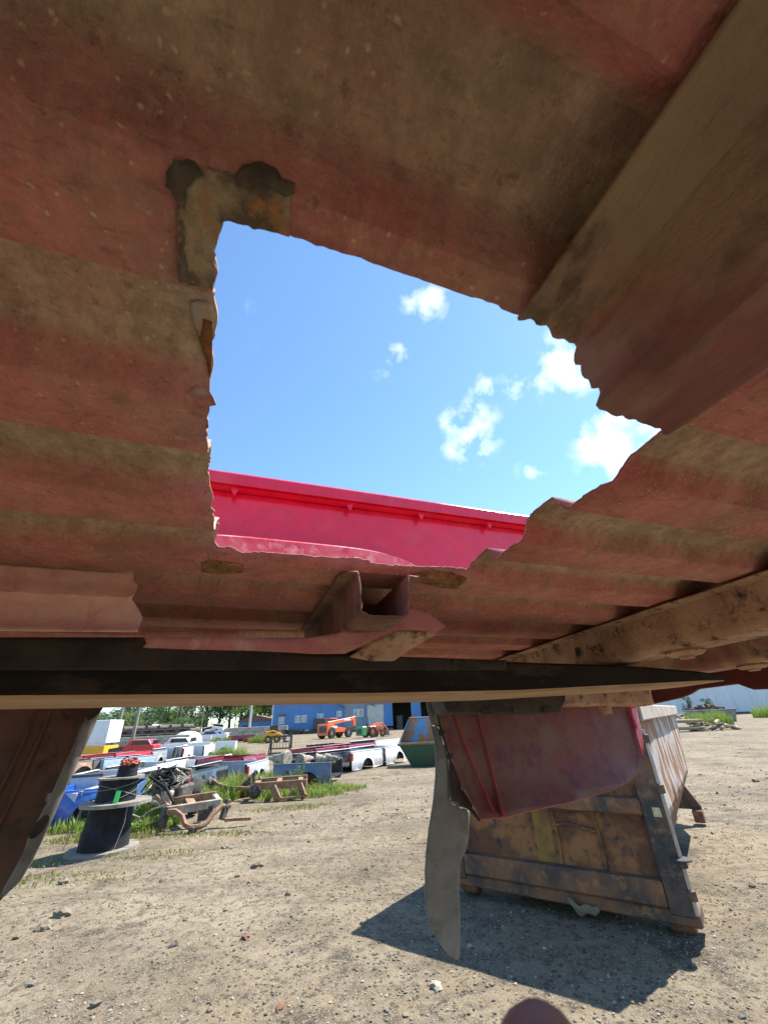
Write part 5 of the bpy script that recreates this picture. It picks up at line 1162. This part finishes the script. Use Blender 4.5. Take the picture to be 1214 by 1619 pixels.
for (px, py, Y, h, r, lab) in ((1090, 1121, 100, 4.2, 1.3, 'thin climbing shrub against the white warehouse'), (1120, 1122, 98, 3.6, 1.7, 'bushier shrub against the white warehouse')):
    q = at(px, py, Y); t = thing('shrub', lab, 'shrub', (q.x, q.y, 0)); t.scale = (r / 4, r / 4, h / 10)
    obj('stems', TP[(1, 1)][0] if (1, 1) in TP else TP[list(TP)[0]][0], BARK, t); slot(obj('foliage', TP[list(TP)[2]][1], None, t), LEAF[1])
LUM = M('sawn_lumber', (.52, .40, .24), (.42, .31, .18), scale=4, rough=.8, bump=.2, stretch=(.3, 3, 3)); OLDW = M('old_lumber', (.2, .16, .12), (.3, .25, .19), scale=5, rough=.9, bump=.3)
lc = gz(1072, 1158); lm = thing('lumber_stack', 'two tier stack of sawn timber beyond the dumpster', 'lumber', lc, -.12)
for tier in range(2):
    for k in range(5):
        for z in range(2):
            MB().cbox(-2.2, 1.9 + random.uniform(-.25, .35), k * .22, k * .22 + .2, .12 + tier * .52 + z * .11, .22 + tier * .52 + z * .11, .008).build('board', LUM if (k + z) % 3 else OLDW, lm)
    for x in (-1.8, 0, 1.5): MB().box(x, x + .1, 0, 1.1, .0 + tier * .47, .12 + tier * .47).build('bearer', OLDW, lm)
def heap(name, label, cat, ctr, rx, ry, h, n, mats, seed, sz=(.15, .5), flat=.3):
    rn = random.Random(seed); t = thing(name, label, cat, ctr)
    for k in range(n):
        a = rn.uniform(0, 2 * PI); q = rn.random() ** .5; z = h * (1 - q) * rn.uniform(.4, 1) + .08; s = rn.uniform(*sz)
        MB().cbox(-s, s, -s * rn.uniform(.2, .6), s * rn.uniform(.2, .6), -s * flat, s * flat, s * .12, Matrix.Translation((rx * q * math.cos(a), ry * q * math.sin(a), z)) @ Matrix.Rotation(rn.uniform(0, 6), 4, 'Z') @ Matrix.Rotation(rn.uniform(-.7, .7), 4, 'Y')).build('piece', rn.choice(mats), t)
    return t
heap('firewood_heap', 'low heap of split wood and dark rubbish beside the timber stack', 'wood heap', gz(1127, 1155), 2.0, .9, .9, 70, [LUM, OLDW, LUM, GRS, ALU, CAVITY], 3, (.08, .3), .35)
heap('rubbish_heap', 'heap of black bags and red scrap on a grey box', 'rubbish', gz(1128, 1141) + Vector((0, 0, 1.35)), 2.2, .9, .7, 40, [CAVITY, BLK, CAVITY, RED, GRS], 4, (.2, .5), .4)
gb = gz(1128, 1142); sk2 = thing('skip_box', 'grey open steel box under the rubbish heap', 'skip', gb, -.5)
MB().prism([(-2.2, 0), (2.2, 0), (2.6, 1.35), (-2.6, 1.35)], -1.1, 1.1, 'y').build('tub', M('skip_grey', (.25, .24, .22), (.17, .15, .13), scale=1.5, rough=.8), sk2); MB().cbox(-2.65, 2.65, -1.2, 1.2, 1.28, 1.42, .02).build('rim', M('skip_grey', (.25, .24, .22)), sk2)
heap('scrap_heap', 'pale and black scrap heap directly behind the rusty dumpster', 'scrap', gz(1078, 1143), 3.5, 1.2, 1.4, 60, [ALU, CAVITY, HUB, GRS, LUM], 6, (.2, .7), .25)

# ------------------------------------------------------------------ weeds and rocks
weeds('weeds', [(-5.6, 12.6, 1.5, 1.7, 5200, .42), (-4.3, 14.2, 1.6, 1.3, 4200, .42), (-5.1, 9.5, .9, .7, 2200, .24), (-6.6, 10.2, 1.1, .9, 2200, .22), (-2.6, 12.8, 1.2, .8, 1500, .22), (-1.7, 13.6, .9, .6, 1100, .16), (-6.4, 13.8, 1.1, 1.4, 2600, .45), (-3.6, 15.6, 1.2, .6, 1200, .4), (-9.4, 26.6, 1.3, .8, 1500, .75), (-12.5, 26.6, 1.4, .5, 500, .3), (-16.5, 56, 1.2, .8, 700, .9), (-22.5, 60, 1.5, .8, 600, .8)], 21, 'bright green weeds growing between the parked beds and frames', GRASS)
weeds('grass', [(-5.6, 12.6, 1.5, 1.7, 500, .5), (-4.3, 14.2, 1.6, 1.3, 500, .5), (-6.4, 13.8, 1.1, 1.4, 350, .55), (-2.4, 13.0, 1.4, .8, 250, .3), (-3.4, 8.75, 1.3, .22, 420, .055), (-4.3, 6.5, 1.1, .3, 350, .035), (-3.7, 7.5, 1.0, .25, 260, .04), (-2.4, 10.9, 1.1, .4, 420, .06), (-5.4, 7.2, .8, .3, 300, .04), (-5.2, 8.8, 1., .35, 900, .1)], 22, 'thin dry grass tufts on the dirt around the cable reel', GRASS2)
g1 = gz(1154, 1146); g2 = gz(1216, 1135); g3 = gz(1100, 1144)
weeds('weeds', [(g1.x, g1.y + 3, 1.3, 3.2, 2600, 1.3), (g2.x + 2, g2.y + 1, 3, 2.5, 2200, 1.7), (g3.x, g3.y + 6, 1.6, 1.0, 700, .9)], 23, 'tall bright grass growing near the white warehouse', GRASS)
ROCKS = [((70, 1473), .06, 0, 'pair of tan broken stones low on the left, left one'), ((97, 1452), .07, 0, 'flat tan stone above the two broken stones'), ((388, 1482), .035, 4, 'orange brick fragment in the middle of the dirt'), ((356, 1340), .05, 0, 'dark stone below the engine chassis'), ((100, 1402), .05, 0, 'tan stone in front of the cable reel'), ((688, 1560), .035, 2, 'pale pebble below the grey fender flare'), ((443, 1590), .026, 4, 'brick red stone near the bottom edge'), ((1195, 1235), .07, 0, 'stone on the open dirt at the right'), ((275, 1497), .03, 3, 'dark stone left of the brick fragment'), ((405, 1370), .06, 0, 'tan stone on the dirt between reel and flare')]
for (p, r, mi, lab) in ROCKS:
    q = gz(*p); bm = bmesh.new(); bmesh.ops.create_icosphere(bm, subdivisions=2, radius=r); rn = random.Random(int(p[0]))
    for v in bm.verts:
        v.co *= 1 + .6 * noise.noise(v.co * (1.6 / r) + Vector((rn.random() * 9, 0, 0))); v.co.z *= .62; v.co.x *= 1.3
    me = bpy.data.meshes.new('rock'); bm.to_mesh(me); bm.free()
    o = obj('rock', me, ST[mi]); o.location = (q.x, q.y, hgt(q.x, q.y) + r * .25); o.rotation_euler.z = rn.uniform(0, 6); tag(o, lab, 'rock')

# ------------------------------------------------------------------ photographer's hand, one fingertip in front of the lens
SKIN = M('skin', (.36, .19, .14), (.42, .22, .16), scale=40, rough=.5, bump=.1, bscale=300)
SKIN.node_tree.nodes['Principled BSDF'].inputs['Subsurface Weight'].default_value = .12; SKIN.node_tree.nodes['Principled BSDF'].inputs['Subsurface Radius'].default_value = (.008, .004, .002)
def hand():
    tip = Vector(((858 - CX) / FPX * .050, -(1602 - CY) / FPX * .050, -.050))
    J = {}; E = []; V = []; Rr = []
    def chain(root, pts, rad):
        prev = root
        for p, r in zip(pts, rad):
            V.append(Vector(p)); Rr.append(r); i = len(V) - 1
            if prev is not None: E.append((prev, i))
            prev = i
        return prev
    t = tip; pal = t + Vector((-.004, -.092, .022))
    chain(None, [pal + Vector((.022, -.055, .03)), pal + Vector((.018, -.02, .012))], [.027, .026])      # wrist, heel of the palm (root)
    V += [pal + Vector((.08, -.24, .12))]; Rr += [.036]; E.append((0, 2))
    k1 = chain(1, [pal + Vector((.004, .022, .0))], [.013]); chain(k1, [t + Vector((-.001, -.046, .012)), t + Vector((0, -.022, .003)), t + Vector((0, 0, .0))], [.0092, .0076, .0064])
    for k, (dx, ln) in enumerate(((.022, .070), (.042, .064), (.060, .050))):
        kn = chain(1, [pal + Vector((dx, .020 - .004 * k, .004))], [.0125]); chain(kn, [pal + Vector((dx + .001, .020 + ln * .45, -.012)), pal + Vector((dx, .012 + ln * .55, -.034)), pal + Vector((dx - .002, -.004 + ln * .3, -.040))], [.0095, .0088, .0078])
    chain(1, [pal + Vector((-.018, -.012, -.004)), pal + Vector((-.034, .012, -.014)), pal + Vector((-.036, .036, -.02))], [.0145, .011, .009])
    me = bpy.data.meshes.new('hand'); me.from_pydata([tuple(ROT @ v + Vector((0, 0, CAMH))) for v in V], E, []); o = obj('hand', me, SKIN)
    md = o.modifiers.new('skin', 'SKIN'); o.modifiers.new('sub', 'SUBSURF').render_levels = 2
    for i, sv in enumerate(me.skin_vertices[0].data): sv.radius = (Rr[i], Rr[i]); sv.use_root = (i == 1)
    md.use_smooth_shade = True
    tag(o, 'blurred fingertip of the photographer in front of the lens', 'hand')
hand()
